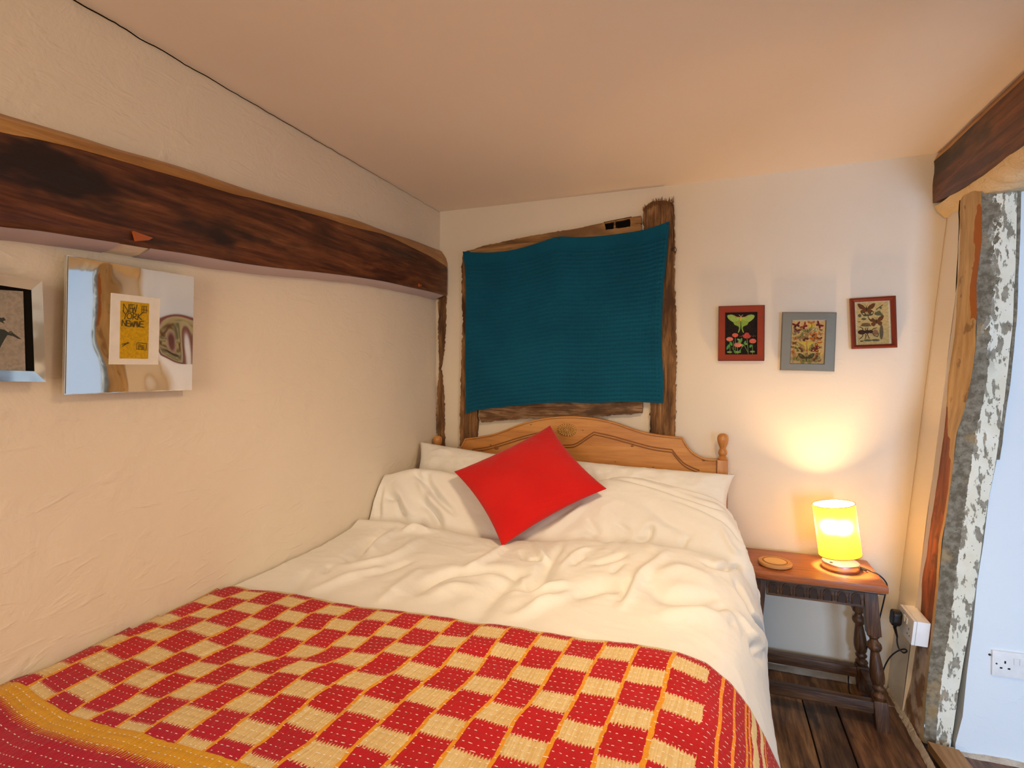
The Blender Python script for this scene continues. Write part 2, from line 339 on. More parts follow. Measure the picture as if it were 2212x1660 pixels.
# ------------------------------------------------------------------ mesh helpers
class MB:
    def __init__(s): s.v = []; s.f = []; s.c = []; s.uv = None; s.mi = []
    def add(s, vs_, fs, col=None, mi=0):
        b = len(s.v); s.v += [tuple(x) for x in vs_]
        for f in fs: s.f.append(tuple(b+i for i in f)); s.c.append(col); s.mi.append(mi)
        return s
    def box(s, lo, hi, bev=0.0, M_=None):
        x0, y0, z0 = lo; x1, y1, z1 = hi
        if bev <= 0:
            P = [Vector(p) for p in ((x0,y0,z0),(x1,y0,z0),(x1,y1,z0),(x0,y1,z0),(x0,y0,z1),(x1,y0,z1),(x1,y1,z1),(x0,y1,z1))]
            F = [(0,3,2,1),(4,5,6,7),(0,1,5,4),(1,2,6,5),(2,3,7,6),(3,0,4,7)]
        else:
            bm = bmesh.new(); bmesh.ops.create_cube(bm, size=1)
            for v in bm.verts: v.co = Vector(((x0+x1)/2+v.co.x*(x1-x0), (y0+y1)/2+v.co.y*(y1-y0), (z0+z1)/2+v.co.z*(z1-z0)))
            bmesh.ops.bevel(bm, geom=bm.edges[:], offset=bev, segments=2, profile=0.7, affect='EDGES')
            bm.verts.index_update(); P = [v.co.copy() for v in bm.verts]; F = [tuple(v.index for v in f.verts) for f in bm.faces]; bm.free()
        if M_ is not None: P = [M_ @ p for p in P]
        return s.add(P, F)
    def prism(s, poly, d):
        """poly: list of Vectors (planar), d: extrusion vector"""
        n = len(poly); P = [Vector(p) for p in poly]+[Vector(p)+Vector(d) for p in poly]
        F = [tuple(range(n)), tuple(range(2*n-1, n-1, -1))]+[(i, n+i, n+(i+1) % n, (i+1) % n) for i in range(n)]
        return s.add(P, F)
    def lathe(s, prof, M_=None, seg=28, cap=True):
        P = []; F = []
        for r, z in prof:
            for i in range(seg):
                a = 2*math.pi*i/seg; P.append(Vector((r*math.cos(a), r*math.sin(a), z)))
        for j in range(len(prof)-1):
            for i in range(seg):
                a = j*seg+i; b = j*seg+(i+1) % seg; F.append((a, b, b+seg, a+seg))
        if cap: F.append(tuple(range(seg-1, -1, -1))); L = (len(prof)-1)*seg; F.append(tuple(L+i for i in range(seg)))
        if M_ is not None: P = [M_ @ p for p in P]
        return s.add(P, F)
    def tube(s, pts, r, seg=10, close=False):
        pts = [Vector(p) for p in pts]; n = len(pts); P = []; F = []
        rr = r if isinstance(r, (list, tuple)) else [r]*n
        up = Vector((0, 0, 1)); prev = None
        for i, p in enumerate(pts):
            t = (pts[min(i+1, n-1)]-pts[max(i-1, 0)]).normalized()
            a = t.cross(up) if prev is None else prev-t*prev.dot(t)
            if a.length < 1e-5: a = t.cross(Vector((1, 0, 0)))
            a.normalize(); b = t.cross(a); prev = a
            for q in range(seg):
                th = 2*math.pi*q/seg; P.append(p+(a*math.cos(th)+b*math.sin(th))*rr[i])
        for i in range(n-1):
            for q in range(seg):
                F.append((i*seg+q, i*seg+(q+1) % seg, (i+1)*seg+(q+1) % seg, (i+1)*seg+q))
        F.append(tuple(range(seg-1, -1, -1))); F.append(tuple((n-1)*seg+q for q in range(seg)))
        return s.add(P, F)
    def sphere(s, c, r, seg=16, rings=10, M_=None):
        prof = [(max(1e-4, math.sin(math.pi*i/rings)), -math.cos(math.pi*i/rings)) for i in range(rings+1)]
        r3 = r if isinstance(r, (list, tuple)) else (r, r, r)
        T = Matrix.Translation(c) @ (M_ if M_ is not None else Matrix()) @ Matrix.Diagonal((*r3, 1))
        return s.lathe(prof, T, seg)
    def grid(s, P):
        """P: array (n,m,3)"""
        n, m_ = len(P), len(P[0]); b = len(s.v)
        for r in P:
            for p in r: s.v.append((float(p[0]), float(p[1]), float(p[2])))
        for i in range(n-1):
            for j in range(m_-1):
                s.f.append((b+i*m_+j, b+i*m_+j+1, b+(i+1)*m_+j+1, b+(i+1)*m_+j)); s.c.append(None); s.mi.append(0)
        return s
    def build(s, name, mat, parent=None, smooth=False, loc=None):
        me = bpy.data.meshes.new(name); me.from_pydata(s.v, [], s.f); me.update()
        mats = mat if isinstance(mat, list) else [mat]
        for q in mats: me.materials.append(M[q])
        if len(mats) > 1: me.polygons.foreach_set('material_index', s.mi)
        if any(c is not None for c in s.c):
            a = me.color_attributes.new('Col', 'FLOAT_COLOR', 'CORNER')
            i = 0
            for p, c in zip(me.polygons, s.c):
                for _ in p.loop_indices: a.data[i].color = (*(c or (1, 1, 1)), 1); i += 1
        bm = bmesh.new(); bm.from_mesh(me); bmesh.ops.recalc_face_normals(bm, faces=bm.faces[:]); bm.to_mesh(me); bm.free()
        if s.uv is not None:
            ul = me.uv_layers.new(name='UVMap')
            for lp in me.loops: ul.data[lp.index].uv = s.uv[lp.vertex_index]
        if smooth:
            me.polygons.foreach_set('use_smooth', [True]*len(me.polygons))
            if smooth == 'auto':
                try: me.set_sharp_from_angle(angle=math.radians(38))
                except Exception: pass
        o = bpy.data.objects.new(name, me); COL.objects.link(o)
        if parent is not None: attach(o, parent)
        return o
def attach(o, parent):
    o.parent = parent
    if parent.type == 'EMPTY': o.matrix_parent_inverse = Matrix.Translation(-parent.location)
def thing(name, loc, label, cat, group=None):
    o = bpy.data.objects.new(name, None); COL.objects.link(o); o.location = loc
    o.empty_display_size = 0.05
    return tag(o, label, cat, group)
def tag(o, label, cat, group=None):
    o['label'] = label; o['category'] = cat
    if group: o['group'] = group
    return o
def struct(o): o['kind'] = 'structure'; return o
def stuff(o): o['kind'] = 'stuff'; return o
def jag(poly, step=0.012, amp=0.003, seed=0, skip=()):
    """resample the outline of a planar polygon and shake it a little, in its own plane (XZ)"""
    r = random.Random(seed); out = []
    n = len(poly)
    for i in range(n):
        a, b = Vector(poly[i]), Vector(poly[(i+1) % n]); L = (b-a).length
        k_ = 1 if i in skip else max(1, int(L/step))
        for j in range(k_):
            p = a.lerp(b, j/k_)
            if j > 0:
                w_ = amp*(0.35+2.2*r.random()**3)*r.choice((-1, 1)); ph_ = amp*1.3*mnoise.noise(p*23+Vector((seed*3.1, 0, 0)))
                p = p+Vector((w_*r.random()+ph_, 0, w_*r.random()+ph_))
            out.append(p)
    return out
def catmull(pts, n):
    """dense smooth polyline through points"""
    P = np.array([tuple(p) for p in pts], float); k_ = len(P)
    t = np.linspace(0, k_-1, n); i = np.clip(np.floor(t).astype(int), 0, k_-2); f = (t-i)[:, None]
    p0 = P[np.clip(i-1, 0, k_-1)]; p1 = P[i]; p2 = P[i+1]; p3 = P[np.clip(i+2, 0, k_-1)]
    return 0.5*((2*p1)+(-p0+p2)*f+(2*p0-5*p1+4*p2-p3)*f**2+(-p0+3*p1-3*p2+p3)*f**3)
def fbm(p, H=0.8, lac=2.0, octs=4): return mnoise.fractal(Vector(p), H, lac, octs)

# ------------------------------------------------------------------ room shell
WB = 2.60; WLO = -1.415; WUP = -1.39; CEIL = 2.19
def wx(z): return 0.70+0.088*z          # the right-hand wall leans outwards
def wall_grid(o, u, v, nu, nv, nrm, amp, sc=1.6, seed=0.0):
    P = []
    o, u, v, nrm = Vector(o), Vector(u), Vector(v), Vector(nrm)
    for i in range(nu+1):
        row = []
        for j in range(nv+1):
            p = o+u*(i/nu)+v*(j/nv)
            row.append(p+nrm*(amp*mnoise.noise(p*sc+Vector((seed, seed, 0)))))
        P.append(row)
    return P
mb = MB(); mb.grid(wall_grid((-1.5, WB, -0.02), (2.6, 0, 0), (0, 0, 2.3), 60, 50, (0, 1, 0), 0.006, 2.0, 3))
mb.add([(-1.5, WB+.1, -.02), (1.1, WB+.1, -.02), (1.1, WB+.1, 2.28), (-1.5, WB+.1, 2.28)], [(0, 1, 2, 3)])
struct(mb.build('wall_back', 'plaster_back', smooth=True))
# left wall: thicker wall below the beam is set back a little, upper wall leans forward
P = []
for i in range(61):
    y = -1.7+4.4*i/60; row = []
    for z in list(np.linspace(-0.02, 1.70, 40))+[1.74, 1.78]+list(np.linspace(1.80, 2.26, 12)):
        x = WLO if z < 1.75 else WUP
        x += 0.006*mnoise.noise(Vector((y*1.4, z*1.4, 9)))
        row.append((x, y, z))
    P.append(row)
mb = MB(); mb.grid(P); mb.add([(-1.55, -1.7, -.02), (-1.55, 2.7, -.02), (-1.55, 2.7, 2.26), (-1.55, -1.7, 2.26)], [(0, 1, 2, 3)])
struct(mb.build('wall_left', 'plaster_wall', smooth=True))
mb = MB(); mb.grid(wall_grid((-1.55, -1.75, CEIL), (4.3, 0, 0), (0, 4.45, 0), 50, 50, (0, 0, 1), 0.006, 1.4, 5))
mb.add([(-1.55, -1.75, CEIL+.1), (2.75, -1.75, CEIL+.1), (2.75, 2.7, CEIL+.1), (-1.55, 2.7, CEIL+.1)], [(0, 1, 2, 3)])
struct(mb.build('ceiling', 'plaster_ceiling', smooth=True))
# right wall: narrow leaning strip between the back wall and the timber, then the partition nearer the camera with the doorway between
def slab(y0, y1, z0, z1, th=0.10, n=10, off=0.0):
    mb = MB(); A = []; B = []
    for i in range(n+1):
        z = z0+(z1-z0)*i/n
        A.append([(wx(z)+off+0.004*mnoise.noise(Vector((y*3, z*3, 2))), y, z) for y in np.linspace(y0, y1, 9)])
        B.append([(wx(z)+off+th, y, z) for y in np.linspace(y0, y1, 9)])
    mb.grid(A); mb.grid(B)
    for r in (0, -1):
        mb.add([A[0][r], A[-1][r], B[-1][r], B[0][r]], [(0, 1, 2, 3)])
    mb.add([A[0][0], A[0][-1], B[0][-1], B[0][0]], [(0, 1, 2, 3)]); mb.add([A[-1][0], A[-1][-1], B[-1][-1], B[-1][0]], [(0, 1, 2, 3)])
    return mb
struct(slab(2.419, 2.61, -0.02, 2.2, n=24).build('wall_right', 'plaster_back', smooth='auto'))
struct(slab(-1.7, 0.40, -0.02, 2.2).build('wall_right_near', 'plaster_wall', smooth='auto'))
struct(slab(0.40, 2.30, 2.06, 2.2, 0.2, off=0.02).build('wall_right_above_door', 'plaster_wall', smooth='auto'))
# wall behind the camera with its window opening
mb = MB()
for lo, hi in (((-1.5, -1.72, -.02), (-0.95, -1.6, 2.2)), ((0.05, -1.72, -.02), (0.95, -1.6, 2.2)), ((-0.95, -1.72, -.02), (0.05, -1.6, 0.88)), ((-0.95, -1.72, 1.92), (0.05, -1.6, 2.2))):
    mb.box(lo, hi)
struct(mb.build('wall_rear', 'plaster_wall'))
w = MB()
for lo, hi in (((-0.95, -1.69, .88), (-0.90, -1.64, 1.92)), ((0.0, -1.69, .88), (0.05, -1.64, 1.92)), ((-0.90, -1.69, .88), (0.0, -1.64, .93)), ((-0.90, -1.69, 1.87), (0.0, -1.64, 1.92)), ((-0.47, -1.69, .93), (-0.43, -1.64, 1.87))):
    w.box(lo, hi)
wo = struct(w.build('window_1', 'white_plastic'))
for a, b in ((-0.90, -0.47), (-0.43, 0.0)):
    g = MB().box((a, -1.668, .93), (b, -1.662, 1.87)).build('pane', 'window_glass', wo)
# landing beyond the doorway
LW = 2.275
xs_left = [(2198, 400), (2195, 535), (2188, 701), (2180, 776), (2172, 852), (2163, 931), (2154, 999), (2140, 1080), (2126, 1175), (2114, 1260), (2105, 1356), (2090, 1453), (2078, 1549), (2066, 1609)]
mb = MB(); A = []
lp = [onY(x, y, LW) for x, y in xs_left]; lp = [Vector((lp[0].x+0.02, LW, 2.2))]+lp+[Vector((lp[-1].x, LW, -0.03))]
for i, p in enumerate(lp):
    A.append([(p.x+(2.62-p.x)*t**1.6 + (rnd.uniform(-.004, .004) if t == 0 else 0), LW+0.055*(p.x+(2.62-p.x)*t**1.6-0.82)+0.004*mnoise.noise(Vector((t*9, p.z*3, 4))), p.z) for t in np.linspace(0, 1, 24)])
mb.grid(A); n_ = len(A)
for i in range(n_-1):
    p, q = A[i][0], A[i+1][0]; mb.add([p, q, (q[0], q[1]+.1, q[2]), (p[0], p[1]+.1, p[2])], [(0, 1, 2, 3)])
struct(mb.build('wall_landing_back', 'plaster_landing', smooth='auto'))
mb = MB()
for lo, hi in (((0.80, -1.72, -.05), (0.90, -1.62, 2.2)), ((1.90, -1.72, -.05), (2.6, -1.62, 2.2)), ((0.90, -1.72, -.05), (1.90, -1.62, .35)), ((0.90, -1.72, 1.4), (1.90, -1.62, 2.2))): mb.box(lo, hi)
struct(mb.build('wall_landing_rear', 'plaster_landing'))
struct(MB().box((2.55, -1.72, -.05), (2.65, 2.45, 2.2)).build('wall_landing_right', 'plaster_landing'))
w = MB()
for lo, hi in (((0.90, -1.70, .35), (0.95, -1.64, 1.4)), ((1.85, -1.70, .35), (1.90, -1.64, 1.4)), ((0.95, -1.70, .35), (1.85, -1.64, .40)), ((0.95, -1.70, 1.35), (1.85, -1.64, 1.4)), ((1.38, -1.70, .40), (1.42, -1.64, 1.35))): w.box(lo, hi)
wo = struct(w.build('window_2', 'white_plastic'))
for a, b in ((0.95, 1.38), (1.42, 1.85)): MB().box((a, -1.673, .40), (b, -1.667, 1.35)).build('pane', 'window_glass', wo)

# floor: wide old boards, each a piece
fl = struct(MB().box((-1.5, -1.7, -0.06), (0.76, 2.62, -0.027)).build('floor', 'dark_hole'))
edges = [0.715, 0.474, 0.357, 0.16, -0.04, -0.22, -0.43, -0.61, -0.80, -1.02, -1.22, -1.43]
for i in range(len(edges)-1):
    x1, x0 = edges[i]-0.0025, edges[i+1]+0.0025
    segs = [(-1.68, 0.3), (0.304, 2.46)] if i % 2 else [(-1.68, 1.1), (1.104, 2.46)]
    for y0, y1 in segs:
        A = []; dz = rnd.uniform(-0.003, 0.002); mb = MB()
        P = []
        for a in range(5):
            fx = a/4; x = x0+(x1-x0)*fx
            P.append([(x+0.0015*mnoise.noise(Vector((y*4, i, fx))), y, dz-(0.003 if a in (0, 4) else 0)+0.002*mnoise.noise(Vector((x*9, y*2, i)))) for y in np.linspace(y0, y1, 30)])
        mb.grid(P)
        for a in (0, 4):
            for q in range(29):
                p, r_ = P[a][q], P[a][q+1]; mb.add([p, r_, (r_[0], r_[1], -.03), (p[0], p[1], -.03)], [(0, 1, 2, 3)])
        for q in (0, -1):
            mb.add([P[0][q], P[4][q], (P[4][q][0], P[4][q][1], -.03), (P[0][q][0], P[0][q][1], -.03)], [(0, 1, 2, 3)])
        mb.build('floor_board', 'floor_oak_%d' % ((2, 1, 0)[i % 3]), fl, smooth='auto')
MB().box((-1.42, 2.463, -.03), (0.695, 2.592, 0.004), 0.003).build('floor_board', 'floor_oak_0', fl)
struct(MB().box((0.72, -1.7, -0.06), (2.6, 2.4, -0.02)).build('floor_landing', 'floor_oak_2'))
# rough plaster skirting along the foot of the walls
mb = MB(); r = random.Random(3); P = []
for i in range(70):
    x = -1.40+2.09*i/69; hgt = 0.028+0.012*mnoise.noise(Vector((x*9, 0, 0)))+r.uniform(-.003, .003)
    P.append([(x, 2.580+r.uniform(-.003, .003), 0.003), (x, 2.584+r.uniform(-.003, .003), hgt*.6), (x, 2.601, hgt)])
mb.grid(P); struct(mb.build('baseboard_back', 'rubble', smooth=True))
mb = MB(); P = []
for i in range(60):
    y = 1.95+0.63*i/59
    j_ = r.uniform(-.0015, .0015)
    P.append([(0.689+j_+0.007*fbm((y*14, 3, 0)), y, 0.001), (0.695+j_*.5, y, 0.009+r.uniform(-.002, .002)+.003*fbm((y*9, 1, 0))), (0.706, y, 0.018+r.uniform(-.002, .002)+.006*fbm((y*7, 5, 0)))])
mb.grid(P); struct(mb.build('baseboard_right', 'rubble', smooth=True))
mb = MB(); P = []
for i in range(50):
    x = 0.80+0.6*i/49
    P.append([(x, LW-.012+.006*fbm((x*11, 0, 2)), -.02), (x, LW-.006+r.uniform(-.001, .001), -.014+.003*fbm((x*14, 3, 2))), (x, LW+.01+0.055*(x-.82), -.008+.006*fbm((x*12, 6, 2)))])
mb.grid(P); struct(mb.build('baseboard_landing', 'rubble', smooth=True))
# hairline crack along the left edge of the ceiling
mb = MB(); pts = []
for i in range(150):
    y = 0.72+1.86*i/149
    pts.append(Vector((WUP+0.007+0.003*mnoise.noise(Vector((y*22, 0, 1)))+0.002*mnoise.noise(Vector((y*70, 0, 4))), y, CEIL-0.0065+0.002*mnoise.noise(Vector((y*15, 2, 1))))))
mb.tube(pts, [0.0015*max(0.35, 1.2-0.55*(p.y-0.72)) for p in pts], 5); struct(mb.build('trim_1', 'dark_hole'))
# crack in the corner of the right wall
mb = MB(); pts = []
for i in range(90):
    z = 0.42+1.52*i/89
    pts.append(Vector((wx(z)-0.003+0.002*mnoise.noise(Vector((z*16, 5, 1))), 2.592, z)))
mb.tube(pts, 0.0006, 4); struct(mb.build('trim_2', 'coaster_rim'))

# ------------------------------------------------------------------ timbers
# long beam on the left wall
st = [(0, 245, 284, 488), (84, 270, 301, 497), (169, 295, 322, 510), (253, 322, 345, 523), (337, 345, 369, 537), (422, 371, 394, 550), (506, 400, 419, 565),
      (590, 427, 440, 577), (700, 457, 470, 589), (770, 476, 492, 598), (833, 500, 508, 608), (891, 519, 535, 621), (935, 536, 557, 631), (966, 548, 577, 640)]
BF = -1.338
root = thing('wall_beam', (BF, 1.2, 1.62), 'long dark brown oak beam running along the left wall', 'beam')
rows = []
for x, a, b, c in st:
    pf, pb, pt = onX(x, b, BF), onX(x, c, BF), onX(x, a, -1.382)
    rows.append((pt, pf, pb))
rows = [tuple(p+Vector((0, -d_, -0.03*d_)) for p in rows[0]) for d_ in (.9, .6, .3, .08)]+rows
rows = [tuple(catmull([r_[k_] for r_ in rows], 130)[i] for k_ in range(3)) for i in range(130)]
A = []; Bv = []
for i, (pt, pf, pb) in enumerate(rows):
    pt, pf, pb = Vector(pt), Vector(pf), Vector(pb); y = pf.y
    fr = []
    for q in range(9):
        f = q/8; p = pf.lerp(pb, f); p.x += 0.004*fbm((y*3, f*1.5, 1))-0.004*(f*2-1)**4; fr.append(p)
    back = [Vector((-1.43, pb.y, pb.z))]
    A.append([pf+Vector((-.002, 0, 0))]+fr[1:]+back)
    Bv.append([Vector((-1.43, pt.y, pt.z+.002)), pt, pt.lerp(pf, .5)+Vector((.006, 0, .004)), pf+Vector((-.001, 0, .0015*fbm((y*8, 1, 1))))])
mb = MB(); mb.grid(A); mb.build('beam_face', 'beam_oak', root, smooth=True)
mb = MB(); mb.grid(Bv); mb.build('waney_edge', 'beam_edge_lit', root, smooth=True)
ycut = (onX(265, 525, BF).y, onX(318, 533, BF).y)
for a, b in ((-9.0, ycut[0]), (ycut[1], 2.56)):
    P = []
    for i in range(len(rows)):
        pb = Vector(rows[i][2])
        if not a <= pb.y <= b: continue
        w_ = 0.003*mnoise.noise(Vector((pb.y*9, 0, 0)))
        P.append([Vector((BF-0.008, pb.y, pb.z-.0005)), Vector((BF-.016, pb.y, pb.z-.006+w_)), Vector((-1.39, pb.y, pb.z-.016+w_)), Vector((-1.43, pb.y, pb.z-.020+w_))])
    MB().grid(P).build('plaster_lip', 'plaster_lip_shade', root, smooth=True)
P = [[Vector((BF-.014, Vector(r_[2]).y, Vector(r_[2]).z-.0005)), Vector((-1.385, Vector(r_[2]).y, Vector(r_[2]).z-.014)), Vector((-1.43, Vector(r_[2]).y, Vector(r_[2]).z-.018))] for r_ in rows if ycut[0]-.03 <= r_[2][1] <= ycut[1]+.03]
MB().grid(P).build('plaster_lip', 'plaster_wall', root, smooth=True)
def chip(px, py, s):
    p = onX(px, py, BF+.003); mb = MB()
    mb.prism([p+Vector((0, -s*1.1, s*.5)), p+Vector((0, s*1.2, s*.25)), p+Vector((0, s*.7, -s*.15)), p+Vector((0, -s*.8, -s*.6))], (.007, 0, 0)); mb.build('wood_chip', 'orange_chip', root)
chip(305, 514, .021); chip(906, 617, .012)

# beam at the top of the right wall
RB = 0.822
top = [(2008, 337), (2052, 293), (2093, 249), (2129, 216), (2165, 184), (2212, 136)]
bot = [(2006, 446), (2056, 420), (2105, 389), (2141, 363), (2175, 337), (2212, 312)]
root = thing('lintel_beam', (RB, 2.2, 1.98), 'dark brown beam under the ceiling above the doorway on the right', 'beam')
tp = [onX(x, y, RB) for x, y in top]; bp = [onX(x, y, RB) for x, y in bot]
for L in (tp, bp): L[0].y = 2.597; L += [Vector((RB, y_, L[-1].z)) for y_ in (1.4, 0.9, 0.35)]
tp = catmull(tp, 60); bp = catmull(bp, 60); A = []; Bv = []
for a, b in zip(tp, bp):
    a, b = Vector(a), Vector(b); a.z = min(a.z, CEIL-0.004); y = (a.y+b.y)/2
    c = a.lerp(b, 0.13)
    fr = [c.lerp(b, q/7)+Vector((0.004*fbm((y*3, q*.3, 8)), 0, 0)) for q in range(8)]
    A.append(fr+[Vector((wx(b.z)+0.05, b.y, b.z))]); Bv.append([Vector((wx(2.1)+.05, a.y, a.z)), a+Vector((.012, 0, 0)), fr[0]])
mb = MB(); mb.grid(A)
mb.add([A[0][0], A[0][7], A[0][8], Vector((wx(2.1)+.05, A[0][0].y, A[0][0].z))], [(0, 1, 2, 3)])
mb.build('beam_face', 'beam_oak', root, smooth='auto')
MB().grid(Bv).build('waney_edge', 'beam_edge_lit', root, smooth=True)
# lumpy lime-plastered soffit below the beam and the timber head of the doorway
P = []
for i in range(90):
    y = 2.592-2.22*i/89; z = 1.975-0.02*max(0, min(.6, 2.3-y))+0.006*fbm((y*7, 0, 3))
    drop = 0.038+0.018*fbm((y*6, 2, 3))+0.006*fbm((y*30, 1, 3))
    P.append([Vector((RB+.003, y, z+.004)), Vector((RB+.012+.004*fbm((y*12, 1, 1)), y, z-drop*.35)), Vector((wx(1.95)-.012, y, z-drop)), Vector((wx(1.95)+.03, y, z-drop*1.1)), Vector((wx(1.95)+.16, y, z-drop*.9)), Vector((wx(1.95)+.18, y, z+.06))])
MB().grid(P).build('plaster_soffit', 'plaster_tan', root, smooth=True)

# leaning door timber on the right
root = thing('door_post', (0.75, 2.34, 0), 'leaning old door timber with peeling white paint beside the doorway', 'post')
cor = [(2120, 395), (2121, 445), (2121, 520), (2109, 611), (2111, 686), (2108, 746), (2097, 822), (2085, 880), (2069, 931), (2060, 999), (2049, 1080), (2038, 1162), (2027, 1257), (2018, 1356), (2008, 1429), (2001, 1501), (1997, 1585), (1995, 1612)]
rig = [(2198, 385), (2198, 430), (2195, 535), (2191, 620), (2188, 701), (2184, 740), (2176, 810), (2168, 880), (2160, 931), (2151, 999), (2136, 1080), (2123, 1162), (2110, 1257), (2095, 1356), (2082, 1429), (2070, 1501), (2057, 1590), (2053, 1615)]
lef = [(2079, 430), (2078, 445), (2076, 520), (2071, 620), (2069, 686), (2061, 750), (2052, 822), (2048, 870), (2042, 931), (2033, 999), (2022, 1080), (2008, 1162), (1996, 1257), (1990, 1340), (1978, 1420), (1966, 1490), (1954, 1540), (1952, 1552)]
PF, PB = 2.262, 2.42
def zline(pp, Y, n=70):
    w_ = sorted([onY(x, y, Y) for x, y in pp], key=lambda p: p.z); z = [p.z for p in w_]; xx = [p.x for p in w_]
    zz = np.linspace(0.0, 1.965, n); return zz, np.interp(zz, z, xx)
zz, xc = zline(cor, PF); _, xr = zline(rig, PF); _, xl = zline(lef, PB)
P = []; uv = []
for i, z in enumerate(zz):
    row = []
    for q in range(13):
        f = q/12; row.append((xc[i]+(xr[i]-xc[i])*f, PF+0.004*fbm((f*2+3, z*4, 1))+0.012*max(0, (f-.42))*0, z)); uv.append((f, z/1.965))
    row.append((xr[i], PF+.11, z)); uv.append((1.0, z/1.965)); P.append(row)
mb = MB(); mb.grid(P); mb.uv = uv; mb.build('painted_face', 'peeling_paint', root, smooth='auto')
P = []; uv = []
for i, z in enumerate(zz):
    row = []
    for q in range(9):
        f = q/8; b = Vector((xl[i]-.004, PB, z)).lerp(Vector((xc[i], PF, z)), f)
        row.append((b.x-0.006*math.sin(math.pi*f)+0.004*fbm((z*5, f, 2)), b.y, z)); uv.append((f, z/1.965))
    P.append(row)
mb = MB(); mb.grid(P); mb.uv = uv; mb.build('jamb_face', 'jamb_wood', root, smooth=True)
# dark shrinkage crack where timber meets plaster and the edge batten at the far side
mb = MB(); pts = [Vector((xl[i]-.006+.0025*mnoise.noise(Vector((zz[i]*18, 1, 1))), PB+.004, zz[i])) for i in range(70)]
mb.tube(pts, [0.0026*(0.55+0.45*mnoise.noise(Vector((p.z*7, 3, 3)))) for p in pts], 5); mb.build('shrinkage_crack', 'dark_hole', root)
P = []
for i in range(36, 70):
    z = zz[i]; x0 = xr[i]+.002; P.append([(x0, PF+.012, z), (x0+.0005, PF+.004, z), (x0+.010+.003*fbm((z*8, 1, 1)), PF+.005, z), (x0+.012, PF+.03, z)])
MB().grid(P).build('edge_batten', 'peeling_paint', root, smooth='auto')
mb = MB(); P = []
for i in range(0, 44):
    z = zz[i]; P.append([(xr[i]+.0035, PF+.035, z), (xr[i]+.020, PF+.045, z)])
MB().grid(P).build('dark_gap', 'dark_hole', root)

# timber framing of the blocked window in the back wall
root = thing('timber_framing', (-0.66, 2.59, 0.9), 'rough old timber framing around the window behind the teal blanket', 'window frame')
FY = 2.576
def tim(name, pts, mat, seed, amp=.003, y=FY, skip=()):
    poly = jag([onY(x, yy, y) for x, yy in pts], .010, amp, seed, skip)
    return MB().prism(poly, (0, 0.03, 0)).build(name, mat, root)
tim('post', [(999, 545), (1012, 541), (1032, 565), (1032, 700), (1032, 878), (1028, 960), (1024, 1020), (993, 1020), (993, 900), (996, 800), (999, 700), (997, 600)], 'old_timber', 1, .0028)
tim('post', [(1389, 470), (1392, 448), (1404, 438), (1420, 434), (1436, 433), (1455, 441), (1458, 520), (1457, 600), (1460, 700), (1460, 800), (1459, 900), (1455, 990), (1404, 990), (1405, 880), (1404, 700), (1400, 560)], 'old_timber', 2, .003)
tim('lintel', [(1002, 545), (1050, 530), (1150, 509), (1250, 493), (1306, 481), (1308, 497), (1361, 490), (1362, 484), (1384, 482), (1387, 540), (1200, 560), (1020, 590)], 'old_timber_x', 3, .0012, FY+.002)
tim('lintel', [(1306, 481), (1340, 474), (1362, 470), (1384, 466), (1386, 483), (1362, 485), (1361, 473), (1307, 483)], 'old_timber_x', 4, .0008, FY+.002)
tim('mortice', [(1304, 480), (1364, 468), (1364, 494), (1304, 500)], 'dark_hole', 5, 0.0, FY+.014)
p = onY(1328, 486, FY+.012); MB().tube([p+Vector((0, 0, -.02)), p+Vector((0, 0, .018))], .006, 10).build('peg', 'sill_timber', root, smooth='auto')
tim('sill', [(1036, 872), (1200, 862), (1383, 855), (1388, 878), (1387, 893), (1290, 900), (1130, 905), (1040, 913), (1034, 900)], 'sill_timber', 6, .0025, FY-.006)
mb = MB(); rf_ = random.Random(4)
for i in range(46):
    f_ = i/45; px, py = (1389+66*f_, 452-17*math.sin(min(1, f_*1.6)*math.pi*.5)+rf_.uniform(-3, 3))
    p = onY(px, py, FY-.001); h_ = rf_.uniform(.006, .020); lean = rf_.uniform(-.006, .006)
    mb.tube([p+Vector((0, 0, -.012)), p+Vector((lean*.4, -.001, h_*.5)), p+Vector((lean, -.002, h_))], [.0016, .0012, .0004], 5)
mb.build('torn_fibres', 'coaster_bark', root)
p = onY(1453, 539, FY-.006); mb = MB(); mb.sphere(p, .006, 10, 8); mb.build('nail', 'iron', root, smooth=True)
wire = [onY(x, y, FY-.004) for x, y in ((1453, 539), (1458, 534), (1461, 541), (1457, 546), (1454, 535), (1455, 505), (1453, 480), (1455, 455), (1450, 438))]
MB().tube(catmull(wire, 50), .0012, 5).build('wire', 'iron', root)
# thin corner timber at the far left of the back wall
o = None
poly = jag([onY(x, y, 2.586) for x, y in ((945, 632), (963, 632), (961, 700), (957, 760), (952, 800), (957, 850), (959, 900), (960, 1000), (943, 1000), (944, 850), (949, 790), (947, 700))], .009, .003, 9)
tag(MB().prism(poly, (0, .03, 0)).build('corner_timber', 'old_timber', None), 'thin dark timber strip in the corner below the left beam end', 'post')

